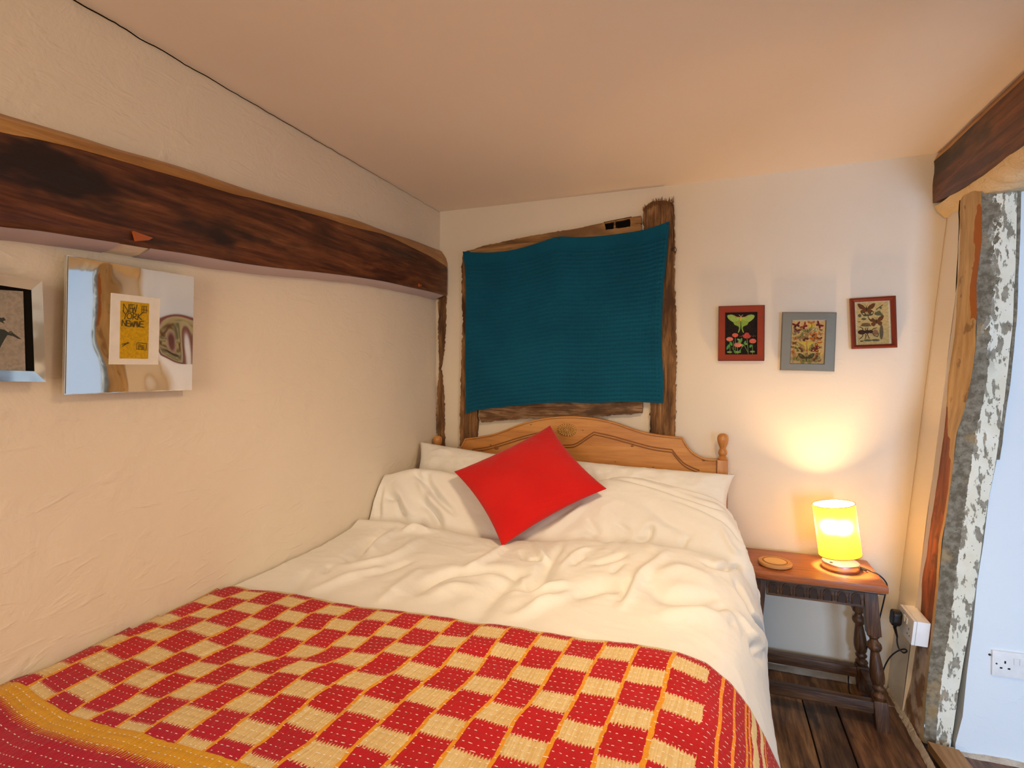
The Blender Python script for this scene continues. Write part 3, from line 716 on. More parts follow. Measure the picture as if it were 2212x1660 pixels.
# ------------------------------------------------------------------ bed
root = thing('bed', (-0.66, 1.55, 0), 'pine double bed with carved headboard between posts', 'bed')
HBY = 2.525; HX = -0.662; TILT = 0.050     # the old floor drops towards the left wall
def mir(p): return Vector((2*HX-p.x, p.y, p.z-2*TILT*(p.x-HX)))
half = [(1226, 900), (1246, 900), (1287, 904), (1328, 913), (1368, 927), (1401, 936), (1442, 942), (1474, 945), (1481, 958), (1495, 976), (1515, 988), (1531, 992), (1548, 992)]
rt = [onY(x, y, HBY) for x, y in half]; rt[0].x = HX
rt = [Vector(p) for p in catmull(rt[:8], 30)]+[Vector(p) for p in catmull(rt[7:], 14)][1:]
outl = [mir(p) for p in reversed(rt)][:-1]+rt
outl += [Vector((rt[-1].x, HBY, 0.42)), Vector((2*HX-rt[-1].x, HBY, 0.42))]
hb = MB(); hb.prism(outl, (0, .024, 0)); hbo = hb.build('headboard_panel', 'pine', root)
bv = hbo.modifiers.new('bevel', 'BEVEL'); bv.width = .004; bv.segments = 2; bv.limit_method = 'ANGLE'; bv.angle_limit = math.radians(50)
# moulded rim, routed groove, rosette
rim = [Vector((p.x, HBY-.003, p.z-.004)) for p in outl[:-2]]
MB().tube(rim, .0045, 8).build('rim_moulding', 'pine', hbo, smooth=True)
gr = [(1225, 962), (1238, 961), (1250, 956), (1266, 945), (1283, 934), (1320, 942), (1360, 953), (1409, 966), (1452, 972), (1466, 990), (1482, 1004), (1511, 1017)]
for dz in (0, .012):
    g = [onY(x, y, HBY-.0005) for x, y in gr]; g[0].x = HX
    g = [p+Vector((0, 0, -dz)) for p in g]
    for s in (1, -1):
        q = [p if s > 0 else mir(p) for p in g]
        MB().tube([q[0]]+[Vector(p) for p in catmull(q[:5], 24)]+[Vector(p) for p in catmull(q[4:9], 30)][1:]+[Vector(p) for p in catmull(q[8:], 12)][1:], .0028, 8).build('routed_groove', 'groove_brown', hbo, smooth=True)
rc = onY(1225, 929, HBY-.001); mb = MB()
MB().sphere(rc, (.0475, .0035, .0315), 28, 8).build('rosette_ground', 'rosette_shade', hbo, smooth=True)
for ring, (ra, rb, nn, pr) in enumerate(((.040, .025, 22, .0055), (.026, .016, 16, .0045), (.013, .008, 9, .004))):
    for i in range(nn):
        a = 2*math.pi*(i+.5*ring)/nn; c = rc+Vector((ra*math.cos(a), -.0035-.0018*ring, rb*math.sin(a)))
        mb.sphere(c, (pr*1.6, .004, pr*.62), 10, 6, Matrix.Rotation(-math.atan2(rb*math.sin(a), ra*math.cos(a)), 4, 'Y'))
mb.sphere(rc+Vector((0, -.004, 0)), (.007, .006, .005), 10, 8); mb.build('carved_rosette', 'rosette_pine', hbo, smooth=True)
for kx, ky, ks in ((992, 1000, .010), (1072, 968, .012), (1060, 962, .005), (1147, 918, .0035), (1259, 930, .003), (1366, 964, .006), (1329, 998, .003), (1411, 1010, .004), (1520, 995, .006)):
    p = onY(kx, ky, HBY-.0006); MB().sphere(p, (ks*1.2, .0012, ks*.75), 12, 6).build('knot', 'groove_brown', hbo, smooth=True)
for s in (1, -1):
    cx = HX+s*0.713; zt = onY(1560, 937, HBY).z-(0 if s > 0 else 2*TILT*.713)
    mb = MB(); mb.box((cx-.023, HBY-.012, 0.0), (cx+.023, HBY+.034, zt-.118), .004); po = mb.build('bed_post', 'pine_post', root, smooth='auto')
    prof = [(.020, 0), (.0215, .008), (.016, .014), (.0135, .018), (.0185, .026), (.0200, .034), (.0165, .044), (.0125, .050), (.0135, .056), (.0195, .070), (.0235, .086), (.0238, .099), (.0205, .110), (.011, .117), (.0005, .1185)]
    mb = MB(); mb.lathe(prof, Matrix.Translation((cx, HBY+.011, zt-.1185)), 28); mb.build('finial', 'pine_post', po, smooth='auto')
MB().box((-1.36, 0.56, 0.30), (-0.02, 2.50, 0.52), .05).build('mattress', 'mattress_ticking', root, smooth='auto')
MB().box((-1.36, 0.56, 0.08), (-0.03, 2.51, 0.30), .012).build('divan_base', 'mattress_ticking', root, smooth='auto')
for x in (-1.28, -0.11):
    for y in (.66, 2.38): MB().lathe([(.022, 0), (.028, .03), (.028, .08)], Matrix.Translation((x, y, 0)), 16).build('leg', 'black_plastic', root, smooth='auto')

# ---- duvet: control net (X, Y, Z), rows from the foot to the head, columns from the wall to the hanging hem
CX = [-1.405, -1.25, -1.05, -.85, -.65, -.45, -.25]
def row(Y, z7, tail):
    Y = Y if isinstance(Y, (list, tuple)) else [Y]*13
    xz = list(zip(CX, z7))+tail
    return [(x, y, z) for (x, z), y in zip(xz, Y)]
tA = [(-.086, .600), (.030, .562), (.100, .480), (.160, .358), (.190, .200), (.205, .06)]
NET = [row(.35, [.655, .65, .64, .632, .625, .615, .607], tA), row(.75, [.655, .65, .64, .632, .625, .615, .607], tA), row(1.1, [.655, .65, .64, .632, .625, .615, .607], tA),
       row(1.45, [.650, .648, .64, .634, .627, .618, .610], [(-.086, .604), (.030, .570), (.105, .485), (.163, .358), (.192, .200), (.207, .06)]),
       row(1.65, [.652, .655, .65, .645, .640, .635, .632], [(-.07, .628), (.050, .595), (.125, .510), (.168, .378), (.190, .210), (.207, .06)]),
       row(1.82, [.668, .678, .67, .660, .655, .660, .668], [(-.05, .660), (.075, .620), (.142, .540), (.174, .410), (.190, .220), (.207, .06)]),
       row([1.89, 1.89, 1.91, 1.93, 1.96, 1.98, 1.99, 1.99, 1.98, 1.98, 1.98, 1.98, 1.98], [.690, .700, .690, .662, .660, .684, .694], [(-.04, .680), (.085, .638), (.150, .550), (.178, .420), (.192, .230), (.207, .06)]),
       row([1.95, 1.95, 1.97, 2.00, 2.04, 2.06, 2.07, 2.07, 2.05, 2.04, 2.04, 2.04, 2.04], [.665, .650, .645, .64, .64, .640, .640], [(-.03, .632), (.090, .600), (.152, .540), (.180, .420), (.195, .230), (.210, .06)]),
       row([2.00, 2.01, 2.04, 2.06, 2.09, 2.14, 2.16, 2.15, 2.12, 2.11, 2.10, 2.10, 2.10], [.755, .740, .730, .70, .67, .730, .740], [(-.02, .725), (.095, .680), (.150, .600), (.180, .460), (.197, .240), (.212, .06)]),
       row([2.07, 2.09, 2.13, 2.15, 2.16, 2.24, 2.27, 2.26, 2.22, 2.20, 2.19, 2.18, 2.18], [.845, .868, .850, .80, .74, .820, .832], [(-.02, .805), (.085, .740), (.125, .650), (.142, .480), (.150, .250), (.155, .06)]),
       row([2.12, 2.15, 2.18, 2.20, 2.22, 2.31, 2.34, 2.33, 2.29, 2.27, 2.26, 2.25, 2.25], [.835, .872, .846, .81, .76, .848, .860], [(-.02, .812), (.078, .750), (.112, .660), (.126, .480), (.132, .250), (.138, .06)]),
       row([2.15, 2.18, 2.21, 2.22, 2.25, 2.34, 2.37, 2.36, 2.33, 2.31, 2.30, 2.29, 2.29], [.820, .822, .82, .78, .73, .815, .825], [(-.02, .780), (.070, .720), (.104, .630), (.118, .450), (.124, .230), (.130, .06)])]
NET = np.array(NET)
def net_surface(nr, nc, tr=None, tc=None):
    tmp = np.stack([catmull(NET[:, j], nr) for j in range(NET.shape[1])], 1)
    return np.stack([catmull(tmp[i], nc) for i in range(nr)], 0)
S = net_surface(300, 290)
def project(P):
    d = P-np.array(tuple(CAM)); x = d@np.array(tuple(cR)); y = d@np.array(tuple(cU)); z = d@np.array(tuple(cF))
    return 1106+FPX*x/z, 830-FPX*y/z
def normals(S):
    du = np.gradient(S, axis=1); dv = np.gradient(S, axis=0); n = np.cross(du, dv)
    n /= np.linalg.norm(n, axis=2, keepdims=True)+1e-12
    return n
N0 = normals(S)
if N0[50, 50, 2] < 0: N0 = -N0
SX, SY = project(S)
FOLDS = [  # traced creases (-) and ridges (+): amplitude m, width m, polyline
 (-.022, .026, [(816,1157),(788,1180),(759,1214)]), (.018, .020, [(850,1150),(812,1175),(803,1192)]), (-.014, .018, [(805,1239),(850,1222),(888,1211)]),
 (.013, .022, [(674,1277),(750,1246),(833,1223)]), (.016, .024, [(750,1221),(845,1202),(902,1165)]),
 (-.030, .022, [(905,1279),(921,1261),(949,1246),(980,1240),(1005,1236),(1072,1234),(1129,1241)]), (.013, .022, [(816,1301),(864,1265),(911,1227)]),
 (-.014, .022, [(636,1275),(650,1255),(666,1230)]), (-.010, .016, [(702,1238),(712,1220)]), (.014, .030, [(930,1290),(980,1270),(1030,1275)]),
 (-.022, .034, [(1026,1335),(1053,1301),(1083,1263),(1110,1246),(1125,1242)]), (-.026, .028, [(1112,1270),(1138,1274),(1157,1262),(1180,1236),(1185,1212)]),
 (.018, .012, [(1155,1174),(1172,1204),(1186,1210)]), (-.014, .012, [(1127,1193),(1138,1210),(1172,1208)]),
 (-.022, .030, [(1231,1286),(1300,1266),(1341,1274)]), (.014, .018, [(1105,1281),(1167,1273),(1228,1260)]), (.012, .022, [(1104,1337),(1167,1307),(1243,1273)]),
 (.015, .018, [(1000,1237),(1053,1206),(1091,1178)]), (-.012, .014, [(1163,1244),(1205,1197),(1233,1172)]), (-.016, .014, [(1285,1217),(1320,1210),(1350,1196)]),
 (.018, .018, [(1341,1308),(1372,1255),(1407,1222),(1444,1193)]), (-.018, .014, [(1341,1298),(1366,1248)]), (-.022, .034, [(1403,1257),(1434,1288),(1505,1292),(1557,1288)]),
 (.014, .036, [(1411,1245),(1464,1230),(1546,1255)]), (.012, .030, [(1420,1330),(1500,1320),(1560,1335)]),
 (-.022, .017, [(1580,1345),(1605,1374),(1630,1402),(1652,1425)]), (-.026, .014, [(1591,1257),(1616,1304),(1639,1345),(1659,1396)]), (-.014, .016, [(1538,1316),(1570,1307)]),
 (-.026, .014, [(1528,1216),(1567,1226),(1610,1234)]), (-.013, .010, [(1487,1158),(1475,1183)]), (.012, .012, [(1557,1140),(1587,1191),(1618,1242),(1647,1294)]),
 (-.010, .010, [(1590,1140),(1612,1185),(1634,1240),(1650,1290)]), (.013, .014, [(1600,1330),(1625,1370),(1650,1400)]),
 (-.024, .012, [(899,1024),(916,1043),(923,1068)]), (-.024, .014, [(918,1027),(930,1052),(949,1080),(980,1109)]), (-.026, .018, [(916,1087),(937,1110),(952,1138)]),
 (-.018, .014, [(836,1076),(858,1079),(867,1107),(877,1130)]), (-.022, .012, [(823,1050),(817,1087),(819,1118)]), (.014, .016, [(905,1030),(921,1062),(935,1090)]),
 (.014, .024, [(850,1040),(875,1090),(900,1120)]), (-.015, .026, [(1396,1089),(1447,1127),(1510,1155)]), (-.018, .012, [(1391,1154),(1407,1142),(1400,1163),(1374,1168)]),
 (-.012, .010, [(1300,1038),(1384,1044),(1455,1064),(1536,1094),(1586,1122)]), (.011, .012, [(1447,1050),(1510,1069),(1561,1096),(1597,1130)]), (-.010, .010, [(1455,1078),(1520,1100),(1575,1135),(1600,1170)]),
 (-.012, .014, [(1268,1117),(1295,1157)]), (.014, .018, [(1169,1154),(1222,1122),(1260,1090)]), (-.014, .014, [(1240,1160),(1275,1158),(1310,1166)]), (-.012, .012, [(1335,1130),(1358,1148)]),
 (.013, .02, [(1300,1195),(1360,1175),(1420,1190)]), (-.012, .012, [(1418,1184),(1440,1194)]), (.016, .016, [(870,1150),(895,1138),(925,1146)]), (-.02, .010, [(906,1138),(925,1150)]),
 (-.010, .012, [(1235,1220),(1262,1200)]), (.010, .012, [(1210,1230),(1245,1195),(1275,1180)]), (-.010, .012, [(1320,1240),(1345,1215)]), (.010, .014, [(1150,1310),(1190,1290)]),
]
D = np.zeros(S.shape[:2])
for a, wd, pl in FOLDS:
    pts = []
    for x, y in pl:
        e = (SX-x)**2+(SY-y)**2 + 4000*(N0[..., 1] > 0.55)
        i, j = np.unravel_index(np.argmin(e), e.shape); pts.append(S[i, j])
    pts = catmull(pts, max(12, 6*len(pts))); best = np.full(D.shape, 1e9); tt = np.zeros(D.shape)
    for q in range(len(pts)-1):
        A_, B_ = pts[q], pts[q+1]; ab = B_-A_; L2 = ab@ab+1e-12
        t = np.clip(((S-A_)@ab)/L2, 0, 1); dd = np.linalg.norm(S-(A_+t[..., None]*ab), axis=2)
        up = dd < best; best[up] = dd[up]; tt[up] = (q+t[up])/(len(pts)-1)
    env = np.clip(np.sin(np.pi*np.clip(tt, .02, .98)), 0, 1)**0.5
    k_ = np.exp(-(best/wd)**2); 
    D += (2.3 if (pl[0][1] < 1150 and pl[0][0] < 1000) else 1.75)*a*env*(np.exp(-(best/(wd*1.12))**1.7) - 0.42*np.exp(-(best/(wd*2.3))**2))
rn = np.zeros(D.shape)
for i in range(D.shape[0]):
    for j in range(D.shape[1]):
        p = S[i, j]; h = p[1] < 1.42
        v = 0.0060*mnoise.noise(Vector((p[0]*5, p[1]*5, p[2]*5)))
        q = Vector((p[0]*9+1.3*mnoise.noise(Vector((p[0]*4, p[1]*4, 3))), p[1]*13, p[2]*9))
        r1 = 1-abs(mnoise.noise(q)); r2 = 1-abs(mnoise.noise(q*2.3))
        v += 0.0026*(r1**3) + 0.0012*(r2**3)
        rn[i, j] = v*(0.35 if h else 1.0)
edge = np.clip((S[..., 0]+1.405)/.05, 0, 1)
SD = S+N0*((D*edge+rn-0.004))[..., None]
SD[..., 0] = np.maximum(SD[..., 0], -1.404)
mb = MB(); mb.grid(SD); duvet = mb.build('duvet', 'duvet_cotton', None, smooth=True)
tag(duvet, 'rumpled white cotton duvet drawn up over the pillows on the bed', 'duvet')
so = duvet.modifiers.new('thickness', 'SOLIDIFY'); so.thickness = .012; so.offset = -1

# ---- kantha quilt over the foot half of the bed: yellow line courses traced on the cloth (right to left)
LINES = [
 [(1459,1402),(1443,1447),(1430,1503),(1416,1537),(1407,1577),(1396,1616),(1386,1658)],
 [(1384,1389),(1363,1429),(1344,1478),(1325,1531),(1302,1582),(1291,1611),(1281,1658)],
 [(1310,1381),(1304,1396),(1284,1430),(1265,1468),(1240,1516),(1217,1554),(1198,1594),(1181,1626),(1170,1656)],
 [(1240,1372),(1228,1391),(1206,1429),(1190,1453),(1164,1493),(1145,1522),(1122,1544),(1104,1567),(1088,1601),(1068,1639),(1056,1657)],
 [(1173,1360),(1156,1385),(1132,1417),(1109,1448),(1094,1474),(1069,1508),(1057,1520),(1030,1542),(1007,1567),(985,1601),(965,1625),(942,1655)],
 [(1109,1347),(1092,1364),(1065,1398),(1042,1432),(1027,1453),(1008,1474),(985,1498),(966,1512),(949,1527),(927,1547),(913,1567),(898,1585),(877,1607),(858,1625),(828,1657)],
 [(1051,1343),(1027,1362),(1004,1390),(990,1401),(968,1424),(956,1441),(935,1458),(913,1477),(887,1500),(857,1527),(837,1545),(819,1565),(801,1581),(777,1603),(753,1628),(724,1659)],
 [(989,1334),(966,1354),(937,1381),(915,1405),(890,1424),(867,1443),(842,1460),(814,1477),(791,1491),(776,1502),(753,1527),(720,1558),(689,1583),(669,1603),(644,1621),(617,1639),(592,1659)],
 [(933,1325),(909,1341),(880,1364),(865,1379),(840,1398),(814,1420),(789,1436),(757,1453),(734,1466),(709,1485),(684,1502),(666,1518),(650,1534),(617,1558),(599,1578),(581,1594),(554,1612),(530,1632),(516,1646)],
 [(880,1319),(859,1331),(822,1358),(797,1379),(772,1398),(740,1419),(719,1428),(700,1438),(673,1446),(654,1459),(640,1470),(621,1485),(598,1503),(559,1531),(537,1547),(518,1563),(496,1583),(469,1599),(441,1619)],
 [(829,1311),(799,1331),(770,1350),(749,1369),(727,1383),(692,1408),(669,1417),(637,1432),(612,1440),(593,1455),(570,1468),(546,1487),(522,1504),(498,1516),(472,1534),(451,1551),(429,1567),(400,1589),(378,1610)],
 [(776,1304),(752,1320),(714,1341),(694,1362),(673,1373),(646,1394),(625,1409),(597,1423),(574,1430),(549,1440),(525,1453),(490,1472),(471,1485),(451,1497),(422,1510),(388,1531),(350,1554),(309,1587)],
 [(727,1300),(696,1315),(661,1330),(654,1337),(618,1364),(593,1379),(568,1398),(542,1411),(517,1419),(498,1428),(473,1440),(445,1457),(422,1466),(401,1478),(375,1493),(350,1508),(300,1540),(249,1572)],
 [(681,1290),(650,1305),(610,1324),(587,1341),(566,1354),(540,1370),(517,1383),(492,1396),(464,1408),(441,1419),(413,1434),(388,1447),(350,1468),(313,1489),(275,1513),(230,1535),(190,1556)],
 [(638,1280),(612,1292),(578,1309),(549,1326),(525,1341),(490,1362),(468,1373),(445,1383),(420,1394),(388,1409),(350,1429),(323,1441),(294,1458),(256,1481),(228,1496),(190,1517),(161,1536),(144,1547)],
 [(595,1269),(568,1280),(534,1296),(509,1309),(483,1322),(464,1330),(435,1345),(407,1358),(378,1373),(350,1386),(323,1401),(275,1424),(237,1443),(190,1468),(142,1489),(97,1512)],
 [(540,1272),(492,1292),(449,1311),(413,1328),(378,1342),(349,1354),(290,1377),(243,1398),(190,1422),(133,1447),(63,1483)]]
YB, VB = 0.712, 0.725
def qz(X): return float(np.interp(X, [-1.405, -1.25, -1.05, -.85, -.65, -.45, -.25, -.086, .03], [.655, .65, .64, .632, .625, .615, .607, .600, .562]))+0.014
def on_quilt(px, py):
    z = .63
    for _ in range(12): p = onZ(px, py, z); z = 0.5*z+0.5*qz(p.x)
    return onZ(px, py, z)
VS = np.linspace(0, 1.04, 105)
XL = []; YH = []; YBL = []
for L in LINES:
    W = [on_quilt(x, y) for x, y in L]; YBL.append(min(p.y for p in W) if len(YBL) >= 8 else -1.0)
YBL = np.array([YBL[8] if v < 0 else v for v in YBL]); YBL = np.convolve(np.pad(YBL, 1, mode='edge'), [.2, .6, .2], 'valid')
for iL, L in enumerate(LINES):
    W = [on_quilt(x, y) for x, y in L]; yh = max(p.y for p in W); YH.append(yh); YB = YBL[iL]
    W.sort(key=lambda p: p.y)
    yy = [p.y for p in W]; xx = [p.x for p in W]
    Y_ = yh-(yh-YB)*VS/VB
    xs = np.interp(Y_, yy, xx); lo = yy[0]
    slope = (xx[3]-xx[0])/(yy[3]-yy[0]) if len(xx) > 3 else 0
    xs = np.where(Y_ < lo, xx[0]+0.15*slope*(np.maximum(Y_, lo-.4)-lo), xs)
    kern = np.array([.1, .2, .4, .2, .1]); xs = np.convolve(np.pad(xs, 2, mode='edge'), kern, 'valid')
    XL.append(xs)
XL = np.array(XL); YH = np.array(YH)
YH = np.convolve(np.pad(YH, 1, mode='edge'), [.25, .5, .25], 'valid')
US = np.concatenate([np.arange(-17.4, 4.61, 0.125)])
prX = [-.30, -.086, -.007, .048, .092, .126, .166, .192, .206]; prZ = [.609, .600, .588, .553, .502, .440, .358, .250, .120]
arc = np.concatenate([[0], np.cumsum(np.hypot(np.diff(prX), np.diff(prZ)))]); a0 = arc[1]
G = np.zeros((len(US), len(VS), 3)); quv = []
for a, U in enumerate(US):
    for b, V in enumerate(VS):
        if U <= 0:
            f = min(-U, 16.0); i = min(int(f), 15); t = f-i
            x = XL[i, b]*(1-t)+XL[i+1, b]*t; yh = YH[i]*(1-t)+YH[i+1]*t; YB = YBL[i]*(1-t)+YBL[i+1]*t
            if U < -16: x -= .083*(-16-U)
            y = yh-(yh-YB)*V/VB; z = qz(min(x, -.086)) if x < -.086 else float(np.interp(x, prX, prZ))+.014
        else:
            yh = YH[0]; YB = YBL[0]; y = yh-(yh-YB)*V/VB
            s0 = np.interp(XL[0, b], prX, arc); s = s0+.0835*U
            x = float(np.interp(s, arc, prX))+.004; z = float(np.interp(s, arc, prZ))+.014*max(.3, 1-U*.3)
        z += 0.0055*mnoise.noise(Vector((x*7, y*7, 1)))+0.003*mnoise.noise(Vector((x*17, y*13, 4)))
        ex = -1.396-x
        if ex > 0: x = -1.396-.002; z -= ex*0.9+.002
        elif ex > -.03: z -= .012*(1+ex/.03)**2
        if V < .03: z -= .006*(1-V/.03)
        G[a, b] = (x, y, z); quv.append((float(U), float(V)))
mb = MB(); mb.grid(G); mb.uv = quv; quilt = mb.build('quilt', 'quilt_cotton', None, smooth=True)
tag(quilt, 'red and cream checked hand-stitched quilt spread over the foot of the bed', 'quilt')
so = quilt.modifiers.new('thickness', 'SOLIDIFY'); so.thickness = .005; so.offset = -1

# ---- pillows and cushion
def cushion(c, ex, ey, th, n=60, pw=2.6, q=0.55, pinch=.06, wr=.004, sd=0.0, corner=0.0):
    """c centre, ex/ey half-edge vectors, th half thickness"""
    c, ex, ey = Vector(c), Vector(ex), Vector(ey); nz = ex.cross(ey).normalized()
    top, bot = [], []
    for i in range(n+1):
        u = -1+2*i/n; rt_, rb_ = [], []
        for j in range(n+1):
            v = -1+2*j/n
            pu = u*(1-pinch*(1-v*v)*0)*(1-pinch*(1-abs(v)**2)*abs(u)**3)
            pv = v*(1-pinch*(1-abs(u)**2)*abs(v)**3)
            h = max(0.0, (1-abs(u)**pw))**q*max(0.0, (1-abs(v)**pw))**q
            p = c+ex*pu+ey*pv
            e = (1-max(abs(u), abs(v))**8)
            nn = wr*(fbm((p.x*9+sd, p.y*9, p.z*9))+1.2*(1-abs(mnoise.noise(Vector((p.x*16+sd, p.y*16, p.z*12)))))**3)*e
            rip = corner*math.sin((u+v*3)*21)*max(abs(u), abs(v))**6*e
            rt_.append(p+nz*(th*h+nn+rip+.0015)); rb_.append(p-nz*(th*h*.8+nn*.4-rip+.0015))
        top.append(rt_); bot.append(rb_)
    mb = MB(); mb.grid(top); mb.grid(bot)
    m_ = n+1; B0 = m_*m_
    ring = [(0, j) for j in range(m_)]+[(i, n) for i in range(1, m_)]+[(n, j) for j in range(n-1, -1, -1)]+[(i, 0) for i in range(n-1, 0, -1)]
    for k_ in range(len(ring)):
        (a, b), (d, e_) = ring[k_], ring[(k_+1) % len(ring)]
        mb.f.append((a*m_+b, d*m_+e_, B0+d*m_+e_, B0+a*m_+b)); mb.c.append(None); mb.mi.append(0)
    return mb
tag(cushion((-.275, 2.375, .775), (.372, .0, -.010), (0, .085, .115), .070, q=.46, pinch=.09, wr=.007, sd=3).build('pillow', 'pillow_cotton', None, smooth=True),
    'white pillow against the headboard on the lamp side', 'pillow', 'pillows behind the duvet')
tag(cushion((-1.075, 2.36, .80), (.315, .045, -.035), (-.01, .080, .125), .072, q=.46, pinch=.09, wr=.008, sd=8).build('pillow', 'pillow_cotton', None, smooth=True),
    'white pillow against the headboard beside the left wall', 'pillow', 'pillows behind the duvet')
T_, L_, R_, B_ = onY(1190, 925, 2.36), onY(985, 1020, 2.07), onY(1297, 1055, 2.18), onY(1092, 1174, 1.88)
cc = (T_+L_+R_+B_)/4; ex = ((T_-L_)+(R_-B_))/4; ey = ((T_-R_)+(L_-B_))/4
red = cushion(cc, ex*1.05, ey*1.05, .050, 70, 2.4, .6, .085, .0022, 5, .003)
rc_root = thing('throw_cushion', cc-Vector((0, 0, .2)), 'bright red square cushion leaning on the pillows', 'cushion')
red.build('cushion_body', 'red_cotton', rc_root, smooth=True)
p = onY(998, 1033, 2.195); mb = MB(); mb.box((-.006, -.001, -.004), (.006, .001, .004), 0, Matrix.Translation(p) @ Matrix.Rotation(.3, 4, 'Y')); mb.build('care_label', 'tag_white', rc_root)

# ------------------------------------------------------------------ teal waffle blanket hung over the window
def cpx(x, y, s=2.767, ox=850, oy=400): return (ox+x/s, oy+y/s)
topc = [cpx(*p) for p in ((415, 398), (520, 404), (640, 400), (760, 378), (870, 345), (985, 310), (1100, 313), (1240, 305), (1400, 285), (1520, 262), (1648, 218))]
botc = [cpx(*p) for p in ((434, 1368), (500, 1347), (640, 1328), (860, 1308), (1000, 1300), (1200, 1303), (1320, 1298), (1440, 1296), (1520, 1300), (1610, 1304))]
lefc = [cpx(*p) for p in ((415, 398), (430, 520), (434, 700), (430, 900), (432, 1150), (434, 1368))]
rigc = [cpx(*p) for p in ((1648, 218), (1638, 380), (1615, 600), (1606, 800), (1604, 1000), (1612, 1150), (1610, 1304))]
def res(c, n):
    P = catmull([(x, y, 0) for x, y in c], 400)[:, :2]; L = np.concatenate([[0], np.cumsum(np.linalg.norm(np.diff(P, axis=0), axis=1))]); t = np.linspace(0, L[-1], n)
    return np.stack([np.interp(t, L, P[:, 0]), np.interp(t, L, P[:, 1])], 1)
NU, NV = 330, 300
tC, bC, lC, rC = res(topc, NU), res(botc, NU), res(lefc, NV), res(rigc, NV)
rows_n, cols_n = 40, 62
G = []
for j in range(NV):
    v = j/(NV-1); r_ = []
    for i in range(NU):
        u = i/(NU-1)
        q = (1-v)*tC[i]+v*bC[i]+(1-u)*lC[j]+u*rC[j]-((1-u)*(1-v)*tC[0]+u*(1-v)*tC[-1]+(1-u)*v*bC[0]+u*v*bC[-1])
        edge_ = min(u, 1-u, 1-v)
        wv = (abs(math.sin(math.pi*v*rows_n))**1.6)*(0.45+0.55*abs(math.sin(math.pi*u*cols_n))) if (v > .075 and edge_ > .012) else .9
        y = 2.556-0.008*math.sin(math.pi*v)*math.sin(math.pi*u)-0.006*mnoise.noise(Vector((u*5, v*1.2, 1)))-0.004*mnoise.noise(Vector((u*11, v*2, 7)))*v
        # soft vertical folds on the right side and a vertical drop from the middle pin
        y -= 0.004*math.exp(-((u-.965)/.012)**2) + 0.005*math.exp(-((u-.49)/.03)**2)*(1-v)
        y += 0.008*wv-0.006
        r_.append(tuple(onY(q[0], q[1], y)))
    G.append(r_)
root = thing('teal_blanket', onY(1230, 890, 2.55), 'dark teal waffle-weave blanket pinned over the window above the bed', 'blanket')
bl = MB().grid(G).build('waffle_cloth', 'teal_waffle', root, smooth=True)
so = bl.modifiers.new('thickness', 'SOLIDIFY'); so.thickness = .003; so.offset = -1
for px, py in ((1002, 547), (1207, 516), (1442, 484)):
    p = onY(px, py, 2.549); mb = MB(); mb.sphere(p, (.0035, .002, .0035), 10, 6); mb.build('pin', 'iron', root, smooth=True)

